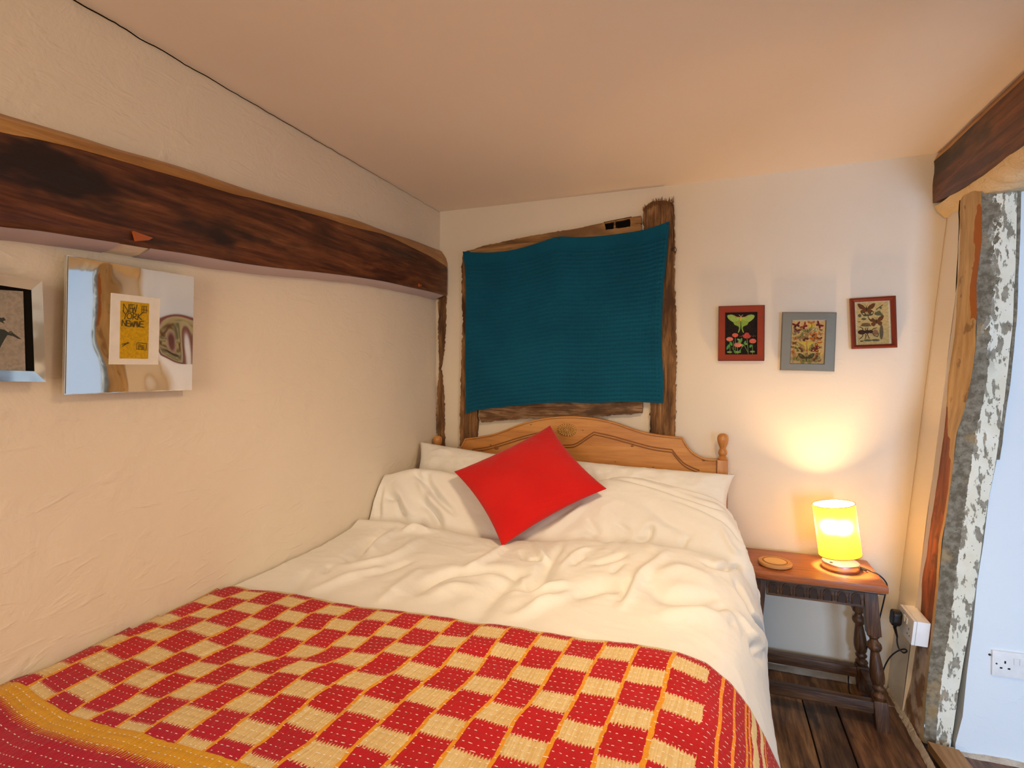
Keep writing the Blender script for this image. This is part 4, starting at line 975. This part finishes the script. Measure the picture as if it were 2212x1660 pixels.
# ------------------------------------------------------------------ pictures
def on_plane(fn, pts): return [fn(x, y) for x, y in pts]
def frame_piece(outer, inner, n, t_out, t_in, mb=None):
    """mitred picture frame: four sides between two quads; n points to the viewer"""
    mb = mb or MB(); n = Vector(n)
    o0 = [Vector(p) for p in outer]; i0 = [Vector(p) for p in inner]
    for k_ in range(4):
        a, b = k_, (k_+1) % 4
        V_ = [o0[a], o0[b], o0[b]+n*t_out, o0[a]+n*t_out, i0[a]+n*t_in, i0[b]+n*t_in, i0[a], i0[b]]
        mb.add(V_, [(0, 1, 2, 3), (3, 2, 5, 4), (4, 5, 7, 6)])
    return mb
def quad_slab(q, n, t0, t1):
    q = [Vector(p)+Vector(n)*t0 for p in q]; return MB().prism(q, Vector(n)*(t1-t0))
class Art:
    def __init__(s, fn): s.fn = fn; s.mb = MB(); s.k = 0
    def poly(s, pts, col):
        s.k += 1; w_ = [s.fn(x, y, 0.0008+0.00003*s.k) for x, y in pts]
        s.mb.add(w_, [tuple(range(len(w_)))], col)
    def line(s, pts, wd, col):
        for (x0, y0), (x1, y1) in zip(pts[:-1], pts[1:]):
            L = math.hypot(x1-x0, y1-y0) or 1; nx, ny = -(y1-y0)/L*wd/2, (x1-x0)/L*wd/2; ex_, ey_ = (x1-x0)/L*wd*.3, (y1-y0)/L*wd*.3
            s.poly([(x0+nx-ex_, y0+ny-ey_), (x1+nx+ex_, y1+ny+ey_), (x1-nx+ex_, y1-ny+ey_), (x0-nx-ex_, y0-ny-ey_)], col)
    def oval(s, cx, cy, rx, ry, col, rot=0, n=14):
        c_, s_ = math.cos(rot), math.sin(rot)
        s.poly([(cx+rx*math.cos(t)*c_-ry*math.sin(t)*s_, cy+rx*math.cos(t)*s_+ry*math.sin(t)*c_) for t in [2*math.pi*i/n for i in range(n)]], col)
    def xf(s, pts, cx, cy, sc, rot):
        c_, s_ = math.cos(rot), math.sin(rot); return [(cx+sc*(x*c_-y*s_), cy+sc*(x*s_+y*c_)) for x, y in pts]
    def butterfly(s, cx, cy, sc, rot, c1, c2, c3=None):
        for m_ in (1, -1):
            s.poly(s.xf([(0, -.05), (m_*.35, -.42), (m_*.75, -.62), (m_*1.0, -.6), (m_*.92, -.3), (m_*.7, -.02), (m_*.3, .1), (0, .12)], cx, cy, sc, rot), c1)
            s.poly(s.xf([(0, .02), (m_*.4, .05), (m_*.68, .16), (m_*.66, .42), (m_*.45, .62), (m_*.22, .52), (m_*.05, .25)], cx, cy, sc, rot), c2)
            if c3: s.poly(s.xf([(m_*.55, -.45), (m_*.85, -.5), (m_*.78, -.3), (m_*.55, -.22)], cx, cy, sc, rot), c3); s.poly(s.xf([(m_*.3, .15), (m_*.5, .2), (m_*.42, .42), (m_*.25, .35)], cx, cy, sc, rot), c3)
        s.poly(s.xf([(-.05, -.25), (.05, -.25), (.06, .1), (.02, .4), (-.02, .4), (-.06, .1)], cx, cy, sc, rot), (.03, .02, .012))
        for m_ in (1, -1): s.line(s.xf([(0, -.25), (m_*.18, -.52)], cx, cy, sc, rot), sc*.03, (.03, .02, .012))
PY = 2.572; NB = (0, -1, 0)
def pic_fn(ox, oy, s, Y): return lambda x, y, d=0.0: onY(ox+x/s, oy+y/s, Y-d)
GRP = 'framed insect prints on the back wall'
# 1: red-brown frame, green moth over clover
f = pic_fn(1540, 640, 10.37, 2.588)
outer = [f(130, 240), f(1150, 212), f(1140, 1450), f(118, 1450)]; inner = [f(275, 378), f(990, 360), f(985, 1310), f(275, 1310)]
root = thing('framed_print', f(630, 1450), 'small red-brown framed print of a pale green moth over pink flowers', 'picture', GRP)
frame_piece(outer, inner, NB, .014, .012).build('frame', 'frame_red', root)
edge = MB()
for q, t in ((outer, .0145), (inner, .0125)):
    qq = [Vector(p)+Vector(NB)*t for p in q]
    for k_ in range(4): edge.tube([qq[k_], qq[(k_+1) % 4]], .0010, 6)
edge.build('frame_edging', 'frame_red_dark', root)
quad_slab(inner, NB, .0, .004).build('backing', 'dark_hole', root)
f = pic_fn(1540, 640, 10.37, 2.5835); A_ = Art(f)
A_.poly([(277, 380), (988, 362), (983, 1308), (277, 1308)], (.012, .008, .007))
G1, G2 = (.22, .36, .055), (.30, .44, .09)
for m_ in (1, -1):
    X = lambda x: 627+m_*(x-627)
    A_.poly([(X(627), 465), (X(700), 470), (X(780), 425), (X(860), 412), (X(920), 425), (X(936), 450), (X(915), 500), (X(860), 550), (X(800), 585), (X(745), 600), (X(690), 590), (X(635), 540)], G2)
    A_.poly([(X(632), 520), (X(720), 560), (X(800), 570), (X(790), 610), (X(770), 645), (X(720), 665), (X(680), 680), (X(668), 720), (X(680), 770), (X(697), 815), (X(680), 822), (X(655), 785), (X(640), 730), (X(634), 640)], G1)
    A_.line([(X(640), 470), (X(720), 462), (X(800), 425)], 9, (.30, .03, .02)); A_.oval(X(688), 590, 12, 16, (.5, .22, .06)); A_.oval(X(752), 470, 9, 7, (.3, .1, .03))
    A_.line([(X(640), 445), (X(672), 418)], 8, (.6, .5, .4))
A_.poly([(600, 475), (655, 475), (645, 530), (632, 565), (620, 565), (608, 530)], (.62, .38, .04)); A_.oval(628, 462, 16, 12, (.6, .45, .3))
gs = (.16, .25, .06); gl = (.08, .30, .06); PK = ((.60, .12, .08), (.50, .06, .05), (.62, .20, .14))
for x0, y0, x1, y1 in ((378, 1000, 385, 1290), (500, 930, 505, 1200), (548, 1150, 555, 1300), (765, 950, 792, 1300), (885, 1090, 887, 1300), (455, 1010, 470, 1190), (700, 1100, 785, 1260), (430, 1150, 500, 1280), (660, 1130, 590, 1250)): A_.line([(x0, y0), (x1, y1)], 12, gs)
for cx, cy, rx, ry, r_ in ((340, 1140, 28, 66, .5), (410, 1070, 24, 50, -.3), (580, 980, 42, 22, .5), (635, 985, 24, 45, .2), (720, 1045, 24, 46, .3), (600, 1030, 40, 18, .1), (745, 1075, 26, 20, -.3), (845, 1120, 26, 38, .6), (660, 1105, 30, 30, .3), (885, 1245, 56, 22, 0), (372, 1255, 60, 22, 0), (550, 1255, 80, 26, 0), (500, 1250, 20, 44, -.4), (600, 1240, 20, 44, .5)): A_.oval(cx, cy, rx, ry, gl if ry > 30 else (.22, .34, .09), r_)
for cx, cy, rx, ry, c_ in ((498, 875, 72, 40, 0), (375, 965, 80, 42, 2), (560, 1095, 92, 42, 2), (760, 900, 95, 40, 1), (760, 850, 55, 26, 1), (893, 1008, 82, 48, 0)):
    for q in range(12):
        a = 2*math.pi*q/12; A_.oval(cx+rx*.62*math.cos(a), cy+ry*.55*math.sin(a), rx*.36, ry*.45, tuple(x*(.75+.5*rnd.random()) for x in PK[c_]), a)
    A_.oval(cx, cy, rx*.5, ry*.5, PK[c_])
for q in range(9): A_.line([(600+q*42, 905+10*math.sin(q*2)), (625+q*42, 885+14*math.cos(q*3))], 8, (.30, .09, .07))
A_.mb.build('print', 'printed_paper', root)
# 2: pewter frame, plate of many butterflies
f = pic_fn(1670, 660, 11.07, 2.588)
outer = [f(215, 170), f(1505, 175), f(1450, 1588), f(160, 1555)]; inner = [f(450, 362), f(1250, 362), f(1205, 1402), f(400, 1392)]
root = thing('framed_print', f(800, 1580), 'pewter framed plate of many small butterflies, middle of the three', 'picture', GRP)
fo = frame_piece(outer, inner, NB, .0145, .0150).build('frame', 'pewter', root)
bv = fo.modifiers.new('bevel', 'BEVEL'); bv.width = .003; bv.segments = 3
quad_slab(inner, NB, .0, .004).build('backing', 'paper_white', root)
f = pic_fn(1670, 660, 11.07, 2.5835); A_ = Art(f)
A_.poly([(448, 368), (1248, 368), (1203, 1398), (402, 1388)], (.55, .37, .15))
BR, MR, OR, YE, GN, TA = (.10, .03, .02), (.16, .012, .02), (.42, .12, .02), (.55, .38, .05), (.14, .15, .04), (.28, .17, .06)
for cx, cy, sc, ro, a, b, c_ in ((560, 470, 100, -.25, MR, (.06, .01, .02), None), (740, 500, 105, -.8, (.28, .05, .02), MR, None), (910, 430, 92, 0, OR, YE, None), (925, 490, 90, .1, YE, YE, None), (1105, 470, 100, .7, MR, (.12, .02, .03), None),
   (575, 600, 105, .25, BR, (.12, .05, .06), TA), (830, 620, 130, -.2, GN, TA, (.3, .25, .1)), (1000, 585, 80, .2, (.45, .42, .2), (.4, .36, .15), BR), (1140, 590, 45, .4, BR, TA, None), (1125, 680, 60, .5, OR, TA, None),
   (520, 680, 55, -.2, TA, GN, None), (660, 760, 120, -.6, GN, TA, None), (960, 700, 80, -.5, OR, BR, None), (990, 780, 115, -.6, OR, (.3, .10, .02), None), (770, 780, 110, -.35, TA, BR, None), (535, 790, 70, -.2, TA, OR, None), (1110, 800, 70, 0, BR, OR, None),
   (510, 905, 68, 0, BR, BR, YE), (1115, 905, 66, 0, OR, YE, None), (470, 1000, 40, 0, BR, TA, None), (590, 1030, 105, .9, (.4, .38, .08), GN, BR), (690, 1040, 100, .9, TA, BR, None), (925, 1030, 100, -.9, GN, BR, None), (1035, 1030, 115, -1.1, MR, MR, YE), (1135, 1000, 38, 0, TA, BR, None),
   (490, 1120, 65, 1.2, OR, (.35, .07, .02), None), (1115, 1145, 70, 1.0, YE, TA, None), (800, 1075, 40, 0, OR, OR, None), (790, 1160, 42, 0, GN, TA, None), (570, 1250, 115, .35, TA, GN, None), (480, 1310, 62, .6, TA, (.3, .3, .25), None), (1030, 1270, 120, -.9, BR, GN, TA), (1120, 1330, 45, -.5, BR, TA, None)):
    A_.butterfly(cx, cy, sc, ro, a, b, c_)
for m_ in (1, -1):
    X = lambda x: 805+m_*(x-805)
    A_.poly([(X(805), 880), (X(880), 868), (X(960), 866), (X(1000), 885), (X(960), 915), (X(900), 945), (X(860), 985), (X(850), 1060), (X(865), 1170), (X(848), 1178), (X(835), 1060), (X(815), 960)], (.46, .36, .06))
A_.line([(805, 860), (805, 960)], 24, (.5, .2, .04)); A_.butterfly(795, 1270, 200, 0, (.05, .045, .02), (.16, .15, .045), (.10, .09, .02))
A_.mb.build('print', 'printed_paper', root)
# 3: mahogany frame, moths and stag beetle
f = pic_fn(1820, 620, 11.07, 2.588)
outer = [f(155, 290), f(1245, 222), f(1282, 1455), f(205, 1490)]; inner = [f(270, 375), f(1125, 330), f(1165, 1365), f(312, 1395)]
root = thing('framed_print', f(740, 1480), 'dark mahogany framed print of brown moths and a stag beetle', 'picture', GRP)
mid = [Vector(a).lerp(Vector(b), .45) for a, b in zip(outer, inner)]
fm = MB(); frame_piece(outer, mid, NB, .016, .021, fm); fm2 = frame_piece([p for p in mid], inner, NB, .021, .012, fm)
fm.build('frame', 'frame_mahogany', root)
quad_slab(inner, NB, .0, .004).build('backing', 'paper_white', root)
f = pic_fn(1820, 620, 11.07, 2.5835); A_ = Art(f)
A_.poly([(272, 378), (1124, 333), (1163, 1362), (314, 1393)], (.60, .50, .30)); A_.poly([(330, 385), (1085, 345), (1118, 1355), (365, 1385)], (.50, .37, .15))
br, db, dg = (.12, .045, .014), (.035, .018, .010), (.10, .10, .045)
A_.butterfly(572, 530, 215, -.03, br, (.14, .05, .014), None); A_.butterfly(810, 820, 195, -.12, br, (.13, .05, .015), None)
A_.butterfly(610, 690, 150, -.1, (.07, .06, .03), (.45, .36, .16), (.5, .42, .2)); A_.line([(805, 545), (960, 432)], 16, db); A_.oval(905, 500, 40, 26, dg, .6)
for cx, cy, rx, ry, c_ in ((410, 690, 40, 40, dg), (850, 640, 90, 45, dg), (930, 670, 40, 25, dg), (510, 770, 60, 28, dg), (560, 890, 110, 26, (.22, .07, .03)), (560, 925, 130, 26, dg), (930, 1080, 46, 180, (.12, .09, .05)), (600, 1280, 100, 24, dg), (790, 1275, 100, 26, dg), (460, 1298, 46, 12, db), (400, 835, 36, 16, (.3, .14, .05)), (870, 605, 40, 34, dg)): A_.oval(cx, cy, rx, ry, c_)
A_.oval(460, 1085, 95, 56, (.055, .022, .014)); A_.oval(590, 1075, 62, 46, (.05, .022, .014)); A_.oval(675, 1070, 55, 40, (.045, .02, .013))
for pl in ([(700, 1040), (740, 1000), (820, 980)], [(710, 1100), (760, 1170), (840, 1190), (860, 1130), (820, 1060)], [(490, 1040), (480, 990), (410, 960)], [(545, 1030), (560, 980)], [(595, 1035), (605, 980)], [(490, 1140), (480, 1190), (405, 1250)], [(545, 1140), (570, 1170), (540, 1240)], [(590, 1125), (640, 1240)]): A_.line(pl, 16, (.045, .02, .013))
A_.oval(790, 1090, 60, 66, (.26, .13, .06))
A_.mb.build('print', 'printed_paper', root)
# mirror-matted picture on the left wall
MX = -1.378; NL = (1, 0, 0)
def lf(ox, oy, s, X): return lambda x, y, d=0.0: onX(ox+x/s, oy+y/s, X+d)
f = lf(130, 540, 5.03, MX)
outer = [f(75, 55), f(1455, 295), f(1430, 1525), f(45, 1575)]
root = thing('mirror_picture', f(740, 1560), 'square mirror-framed picture with a small yellow lettered print', 'picture')
MB().prism([Vector(p) for p in outer], (-.009, 0, 0)).build('frame_body', 'silver_frame', root)
cm_ = sum((Vector(q) for q in outer), Vector())/4
MB().prism([Vector(p).lerp(cm_, .25)+Vector((-.009, 0, 0)) for p in outer], (-.026, 0, 0)).build('hanging_block', 'iron', root)
ins = [Vector(p).lerp(sum((Vector(q) for q in outer), Vector())/4, .012)+Vector((.0012, 0, 0)) for p in outer]
MB().prism(ins, (.0012, 0, 0)).build('mirror_mat', 'mirror_mat', root)
f2 = lf(130, 540, 5.03, MX+.0026); q = [f2(555, 468), f2(1083, 530), f2(1062, 1248), f2(530, 1245)]
MB().prism([Vector(p) for p in q], (.0015, 0, 0)).build('paper_mount', 'paper_white', root)
f3 = lf(130, 540, 5.03, MX+.0036); A_ = Art(f3)
A_.poly([(655, 553), (967, 585), (956, 1186), (646, 1181)], (.62, .36, .012))
ink = (.09, .07, .025)
def word(glyphs, wd):
    for gl in glyphs: A_.line(gl, wd, ink)
word([[(688, 678), (690, 588), (742, 680), (745, 592)], [(808, 600), (760, 594), (755, 676), (806, 682)], [(757, 636), (800, 640)], [(778, 600), (790, 680), (806, 620), (818, 682), (836, 598)]], 9)
word([[(680, 660), (712, 705), (745, 655)], [(712, 705), (700, 752)], [(742, 690), (725, 720), (740, 750), (768, 748), (780, 715), (766, 690), (742, 690)], [(790, 755), (796, 692), (830, 700), (822, 725), (796, 728), (836, 760)], [(848, 695), (842, 760)], [(896, 684), (848, 726), (888, 762)]], 9)
word([[(672, 825), (676, 762), (712, 828), (716, 765)], [(756, 772), (726, 768), (722, 828), (756, 832)], [(724, 798), (750, 800)], [(758, 775), (768, 835), (782, 790), (794, 838), (806, 778)], [(800, 838), (822, 778), (838, 840)], [(838, 780), (850, 838), (866, 782)], [(912, 775), (868, 780), (864, 835), (908, 842)], [(866, 806), (904, 808)]], 9)
A_.line([(890, 612), (885, 680), (936, 688), (940, 615), (890, 612)], 5, ink); A_.line([(913, 612), (908, 684)], 5, ink); A_.line([(880, 648), (952, 660)], 5, ink)
A_.line([(835, 1010), (942, 1020), (935, 1088), (830, 1080), (835, 1010)], 5, ink)
word([[(852, 1076), (856, 1034), (880, 1036), (878, 1054), (855, 1054)], [(912, 1040), (892, 1044), (888, 1074), (908, 1076), (910, 1058), (898, 1058)]], 6)
word([[(672, 1025), (745, 1015)], [(690, 1040), (740, 1005)], [(676, 1050), (720, 1022)]], 8)
A_.mb.build('print', 'printed_paper', root)
# silver framed drawing at the left edge
f = lf(0, 580, 6.148, -1.375)
TR, BR_ = f(540, 165), f(588, 1508); TL, BL = TR+Vector((0, -.335, .012)), BR_+Vector((0, -.335, .012))
iTR, iBR = f(378, 290), f(420, 1368); iTL, iBL = iTR+Vector((0, -.262, .010)), iBR+Vector((0, -.262, .010))
root = thing('silver_framed_drawing', BR_+Vector((0, -.15, 0)), 'polished silver frame with a grey bird drawing at the left edge', 'picture')
fo = frame_piece([TL, TR, BR_, BL], [iTL, iTR, iBR, iBL], NL, .006, .010).build('frame', 'silver_frame', root)
MB().prism([p+Vector((-.026, 0, 0)) for p in (TL, TR, BR_, BL)], (.026, 0, 0)).build('frame_side', 'silver_frame', root)
MB().prism([p+Vector((.0002, 0, 0)) for p in (iTL, iTR, iBR, iBL)], (.002, 0, 0)).build('mount', 'dark_hole', root)
f3 = lf(0, 580, 6.148, -1.3725); A_ = Art(f3)
A_.poly([(-760, 240), (308, 305), (340, 1365), (-700, 1385)], (.36, .31, .25))
ik = (.045, .055, .05)
A_.poly([(-120, 860), (-60, 820), (0, 805), (60, 815), (110, 850), (150, 830), (180, 865), (230, 900), (290, 945), (240, 935), (170, 900), (100, 885), (70, 930), (30, 1000), (0, 1060), (-60, 1020)], ik)
A_.poly([(-30, 640), (20, 660), (50, 650), (80, 690), (40, 700), (65, 745), (20, 715), (-40, 700)], ik); A_.oval(140, 850, 26, 18, (.10, .11, .08))
A_.mb.build('print', 'printed_paper', root)

# ------------------------------------------------------------------ joint stool used as a bedside table
ZS = 0.54
root = thing('bedside_stool', (.375, 2.42, 0), 'dark oak joint stool with turned legs used as a bedside table', 'stool')
X0, X1, Y0, Y1 = .140, .612, 2.272, 2.570
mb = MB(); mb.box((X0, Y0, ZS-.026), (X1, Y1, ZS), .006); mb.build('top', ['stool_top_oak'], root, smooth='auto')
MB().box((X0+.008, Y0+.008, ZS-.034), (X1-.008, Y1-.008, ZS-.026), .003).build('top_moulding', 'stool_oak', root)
lx = (.190, .562); ly = (2.322, 2.520)
AP0, AP1 = ZS-.034-.062, ZS-.034
def leg(x, y, sx, sy):
    h = AP1; mb = MB(); a = .0225
    mb.box((-a, -a, .0), (a, a, .110), .004); mb.box((-a, -a, .345), (a, a, h), .003)
    prof = [(.016, .110), (.021, .116), (.0235, .124), (.020, .131), (.014, .136), (.0135, .140), (.020, .147), (.0215, .153), (.017, .160), (.0165, .164), (.0215, .172), (.024, .190), (.0235, .210), (.020, .240), (.016, .268), (.0145, .280), (.015, .284), (.021, .290), (.0245, .300), (.023, .310), (.016, .318), (.0135, .323), (.0135, .330), (.021, .338), (.021, .346)]
    mb.lathe(prof, None, 24)
    mb.v = [(x+vx+sx*.042*(1-vz/h), y+vy+sy*.030*(1-vz/h), vz) for vx, vy, vz in mb.v]
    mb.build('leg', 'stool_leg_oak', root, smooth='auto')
for x, sx in zip(lx, (-1, 1)):
    for y, sy in zip(ly, (-1, 1)): leg(x, y, sx, sy)
def apron(name, p0, p1, n, yface):
    """rail with carved arches: p0,p1 ends along x at given y"""
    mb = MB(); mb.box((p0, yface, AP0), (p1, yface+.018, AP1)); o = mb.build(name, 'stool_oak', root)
    cell = (p1-p0)/n
    for i in range(n):
        c = p0+cell*(i+.5); w_ = cell*.30; b = AP0+.010
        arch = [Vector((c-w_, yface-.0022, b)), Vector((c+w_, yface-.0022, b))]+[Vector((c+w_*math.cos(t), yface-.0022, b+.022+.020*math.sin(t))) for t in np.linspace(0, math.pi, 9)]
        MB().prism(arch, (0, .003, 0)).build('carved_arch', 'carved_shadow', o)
        rim_ = [Vector((c-w_, yface-.002, b))]+[Vector((c-w_*math.cos(t), yface-.002, b+.022+.020*math.sin(t))) for t in np.linspace(0, math.pi, 9)]+[Vector((c+w_, yface-.002, b))]
        MB().tube(rim_, .0022, 6).build('arch_rim', 'stool_oak', o, smooth=True)
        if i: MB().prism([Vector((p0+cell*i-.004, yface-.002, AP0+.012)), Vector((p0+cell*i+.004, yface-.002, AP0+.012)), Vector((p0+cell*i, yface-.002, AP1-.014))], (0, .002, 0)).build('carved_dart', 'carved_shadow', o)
apron('apron', lx[0]+.022, lx[1]-.022, 7, ly[0]-.022)
MB().box((lx[0]+.022, ly[1]+.004, AP0), (lx[1]-.022, ly[1]+.022, AP1)).build('apron', 'stool_oak', root)
for x in lx: MB().box((x-.009, ly[0]+.022, AP0), (x+.009, ly[1]-.022, AP1)).build('apron', 'stool_oak', root)
z0, z1 = .060, .102
fx, fy = .042*(1-.08/AP1), .030*(1-.08/AP1)
for y, s in zip(ly, (-1, 1)): MB().box((lx[0]-fx+.022, y+s*fy-.016, z0), (lx[1]+fx-.022, y+s*fy+.016, z1), .004).build('stretcher', 'stool_oak', root, smooth='auto')
for x, s in zip(lx, (-1, 1)): MB().box((x+s*fx-.014, ly[0]-fy+.022, z0), (x+s*fx+.014, ly[1]+fy-.022, z1), .004).build('stretcher', 'stool_oak', root, smooth='auto')

# ------------------------------------------------------------------ table lamp
LC = onZ(1815.5, 1229, ZS); LC = Vector((LC.x, LC.y, ZS))
root = thing('table_lamp', LC, 'lit table lamp with tilted yellow drum shade and round steel base', 'lamp')
mb = MB(); mb.lathe([(.001, 0), (.0640, 0), (.0655, .002), (.0655, .027), (.0635, .0295), (.001, .030)], Matrix.Translation(LC), 64); mb.build('base', 'brushed_steel', root, smooth='auto')
mb = MB(); mb.lathe([(.006, .029), (.006, .062)], Matrix.Translation(LC+Vector((-.004, .004, 0))), 16); mb.lathe([(.015, .056), (.015, .080), (.012, .084)], Matrix.Translation(LC+Vector((-.004, .004, 0))), 20); mb.build('stem', 'brushed_steel', root, smooth='auto')
p = LC+Vector((-.038, -.030, .029)); mb = MB(); mb.lathe([(.006, 0), (.006, .004), (.001, .005)], Matrix.Translation(p), 16); mb.build('switch', 'black_plastic', root, smooth='auto')
sb, stp = onY(1814.7, 1198, LC.y), onY(1800.4, 1089, LC.y); ax = (stp-sb); Ht = ax.length; sr = .0742
rot = ax.to_track_quat('Z', 'Y').to_matrix().to_4x4(); T = Matrix.Translation(sb) @ rot
mb = MB(); mb.lathe([(sr, 0), (sr, Ht)], T, 72, cap=False); shd = mb.build('shade', 'shade_yellow', root, smooth=True)
for z in (0, Ht):
    mb = MB(); pts = [T @ Vector((sr*math.cos(t), sr*math.sin(t), z)) for t in np.linspace(0, 2*math.pi, 73)]; mb.tube(pts, .0013, 6); mb.build('shade_ring', 'groove_brown', shd, smooth=True)
bulb = sb.lerp(stp, .55)
mb = MB(); mb.sphere(bulb, (.020, .020, .026), 18, 12); bo = mb.build('bulb', 'lit_bulb', root, smooth=True)
MB().lathe([(.012, 0), (.012, .05)], T @ Matrix.Translation((0, 0, Ht*.55-.072)), 16).build('bulb_holder', 'white_plastic', root, smooth='auto')
bl_ = point_light('lamp_bulb_light', bulb, .024, 54.0, (1.0, 0.60, 0.25)); bo.visible_shadow = True
attach(bl_, root)
P3 = [LC+Vector((.062, -.008, .011)), LC+Vector((.085, -.012, .008)), onZ(1880, 1228, ZS+.003), onZ(1897, 1240, ZS+.003), onY(1909, 1262, 2.41)+Vector((.010, 0, 0)), onY(1911, 1290, 2.42), onY(1904, 1320, 2.44), onY(1896, 1350, 2.46), onY(1880, 1385, 2.50), onY(1862, 1420, 2.545), onY(1843, 1440, 2.555), onY(1834, 1452, 2.56), onY(1833, 1478, 2.56), onZ(1838, 1500, .010), onZ(1870, 1505, .010), onZ(1900, 1500, .012), onY(1906, 1480, 2.53), onY(1908, 1450, 2.50), onY(1920, 1424, 2.47), onY(1936, 1409, 2.45), onY(1952, 1403, 2.43), onY(1959, 1407, 2.42), onY(1952, 1411, 2.43), onY(1942, 1402, 2.44), onY(1938, 1388, 2.44), onY(1938, 1376, 2.44)]
P3[2].x = min(P3[2].x, X1-.05); P3[3].x = min(P3[3].x, X1-.006)
MB().tube(catmull(P3, 240), .0027, 8).build('power_cord', 'black_plastic', root, smooth=True)

# ------------------------------------------------------------------ coaster
c = onZ(1674, 1221, ZS); c.z = ZS
root = thing('wooden_coaster', c, 'round wooden slice coaster on the bedside stool', 'coaster')
mb = MB(); mb.lathe([(.001, 0), (.056, 0), (.063, .005), (.063, .013), (.060, .016), (.001, .016)], Matrix.Translation(c), 48); mb.build('disc', 'coaster_rim', root, smooth='auto')
mb = MB(); mb.lathe([(.001, .0162), (.041, .0162), (.041, .0172), (.001, .0172)], Matrix.Translation(c), 40); mb.build('inlay', 'coaster_face', root, smooth='auto')
mb = MB(); mb.tube([c+Vector((.045*math.cos(t), .045*math.sin(t), .0162)) for t in np.linspace(0, 2*math.pi, 49)], .0012, 6); mb.build('inlay_ring', 'coaster_bark', root)

# ------------------------------------------------------------------ sockets
zc0, zc1 = .336, .424; ya, yb = 2.284, 2.436; xw = wx(.38); xf = xw-.045
root = thing('socket_box', (xw, (ya+yb)/2, zc0), 'white surface-mounted double socket on the leaning timber with a black plug', 'socket')
sh = lambda P: [(x+.088*(z-.38), y, z) for x, y, z in P]
mb = MB(); mb.box((xf+.011, ya, zc0), (xw+.006, yb, zc1), .003); mb.v = sh(mb.v); mb.build('back_box', 'white_plastic', root, smooth='auto')
mb = MB(); mb.box((xf, ya, zc0), (xf+.0105, yb, zc1), .003); mb.v = sh(mb.v); fp = mb.build('faceplate', 'white_plastic', root, smooth='auto')
for yo in (-.012, .012):
    mb = MB(); mb.box((xf-.0035, (ya+yb)/2+yo-.008, .387), (xf+.001, (ya+yb)/2+yo+.008, .409), .0015); mb.v = sh(mb.v); mb.build('rocker_switch', 'white_plastic', fp, smooth='auto')
for cy_ in (ya+.036,):
    for dy, dz, a, b in ((0, .011, .002, .004), (-.011, -.010, .003, .002), (.011, -.010, .003, .002)):
        mb = MB(); mb.box((xf-.0004, cy_+dy-a, .368+dz-b), (xf+.001, cy_+dy+a, .368+dz+b)); mb.v = sh(mb.v); mb.build('pin_slot', 'dark_hole', fp)
yp = 2.412; prof = [(yp-.024, .400), (yp-.012, .408), (yp+.012, .408), (yp+.024, .400), (yp+.025, .365), (yp+.014, .350), (yp-.014, .350), (yp-.025, .365)]
xp = xf+.088*(.38-.38)
pl = thing('plug_root', (0, 0, 0), 'x', 'x') if False else None
mb = MB(); mb.prism([Vector((xp-.0005+.088*(z-.38), y, z)) for y, z in prof], (-.030, 0, 0)); plug = mb.build('plug', 'black_plastic', root)
bv = plug.modifiers.new('bevel', 'BEVEL'); bv.width = .006; bv.segments = 3; bv.limit_method = 'ANGLE'
e = onY(1938, 1376, 2.44); MB().tube([Vector((xp-.014, yp, .352)), Vector((xp-.016, yp+.010, .338)), e], [.007, .006, .0035], 10).build('cord_grip', 'black_plastic', root, smooth='auto')

# flush socket on the landing wall
def lw(px, py, d=0.0):
    y = LW
    for _ in range(6): p = onY(px, py, y); y = LW+.055*(p.x-.82)-d
    return onY(px, py, y)
tl, bl2 = lw(2141, 1399), lw(2140, 1461); u = Vector((1, .055, 0)).normalized(); nl = Vector((.055, -1, 0)).normalized()
root = thing('wall_socket', bl2, 'white double wall socket on the bluish landing wall beyond the post', 'socket')
o_ = Vector((tl.x, tl.y, (tl.z+bl2.z)/2)); MW = Matrix((( u.x, -nl.x, 0, o_.x), (u.y, -nl.y, 0, o_.y), (0, 0, 1, o_.z), (0, 0, 0, 1)))
mb = MB(); mb.box((0, -.009, -.044), (.146, .004, .044), .004, MW); fp = mb.build('faceplate', 'white_plastic', root, smooth='auto')
for sx in (.036, .110):
    for dx, dz, a, b in ((0, .008, .0022, .0045), (-.011, -.013, .0036, .0024), (.011, -.013, .0036, .0024)): MB().box((sx+dx-a, -.0096, dz-b), (sx+dx+a, -.008, dz+b), 0, MW).build('pin_slot', 'dark_hole', fp)
for sx in (.066, .082): MB().box((sx-.0065, -.0118, .004), (sx+.0065, -.008, .026), .0012, MW).build('rocker_switch', 'white_plastic', fp, smooth='auto')
for sx in (.012, .134): mb = MB(); mb.sphere(MW @ Vector((sx, -.009, 0)), .003, 10, 6); mb.build('screw', 'iron', fp, smooth=True)
mb = MB(); mb.sphere(MW @ Vector((-.004, .0, .024)), .004, 8, 6); mb.build('side_screw', 'iron', root, smooth=True)

# loose board at the threshold
q = [onZ(2004, 1602, .030), onZ(2072, 1621, .030)]
d = Vector((.035, -.40, 0)); mb = MB(); mb.prism([q[0], q[1], q[1]+d, q[0]+d], (0, 0, -.030))
tag(mb.build('threshold_board', 'threshold_oak', None), 'pale loose floor board at the doorway threshold below the post', 'board')
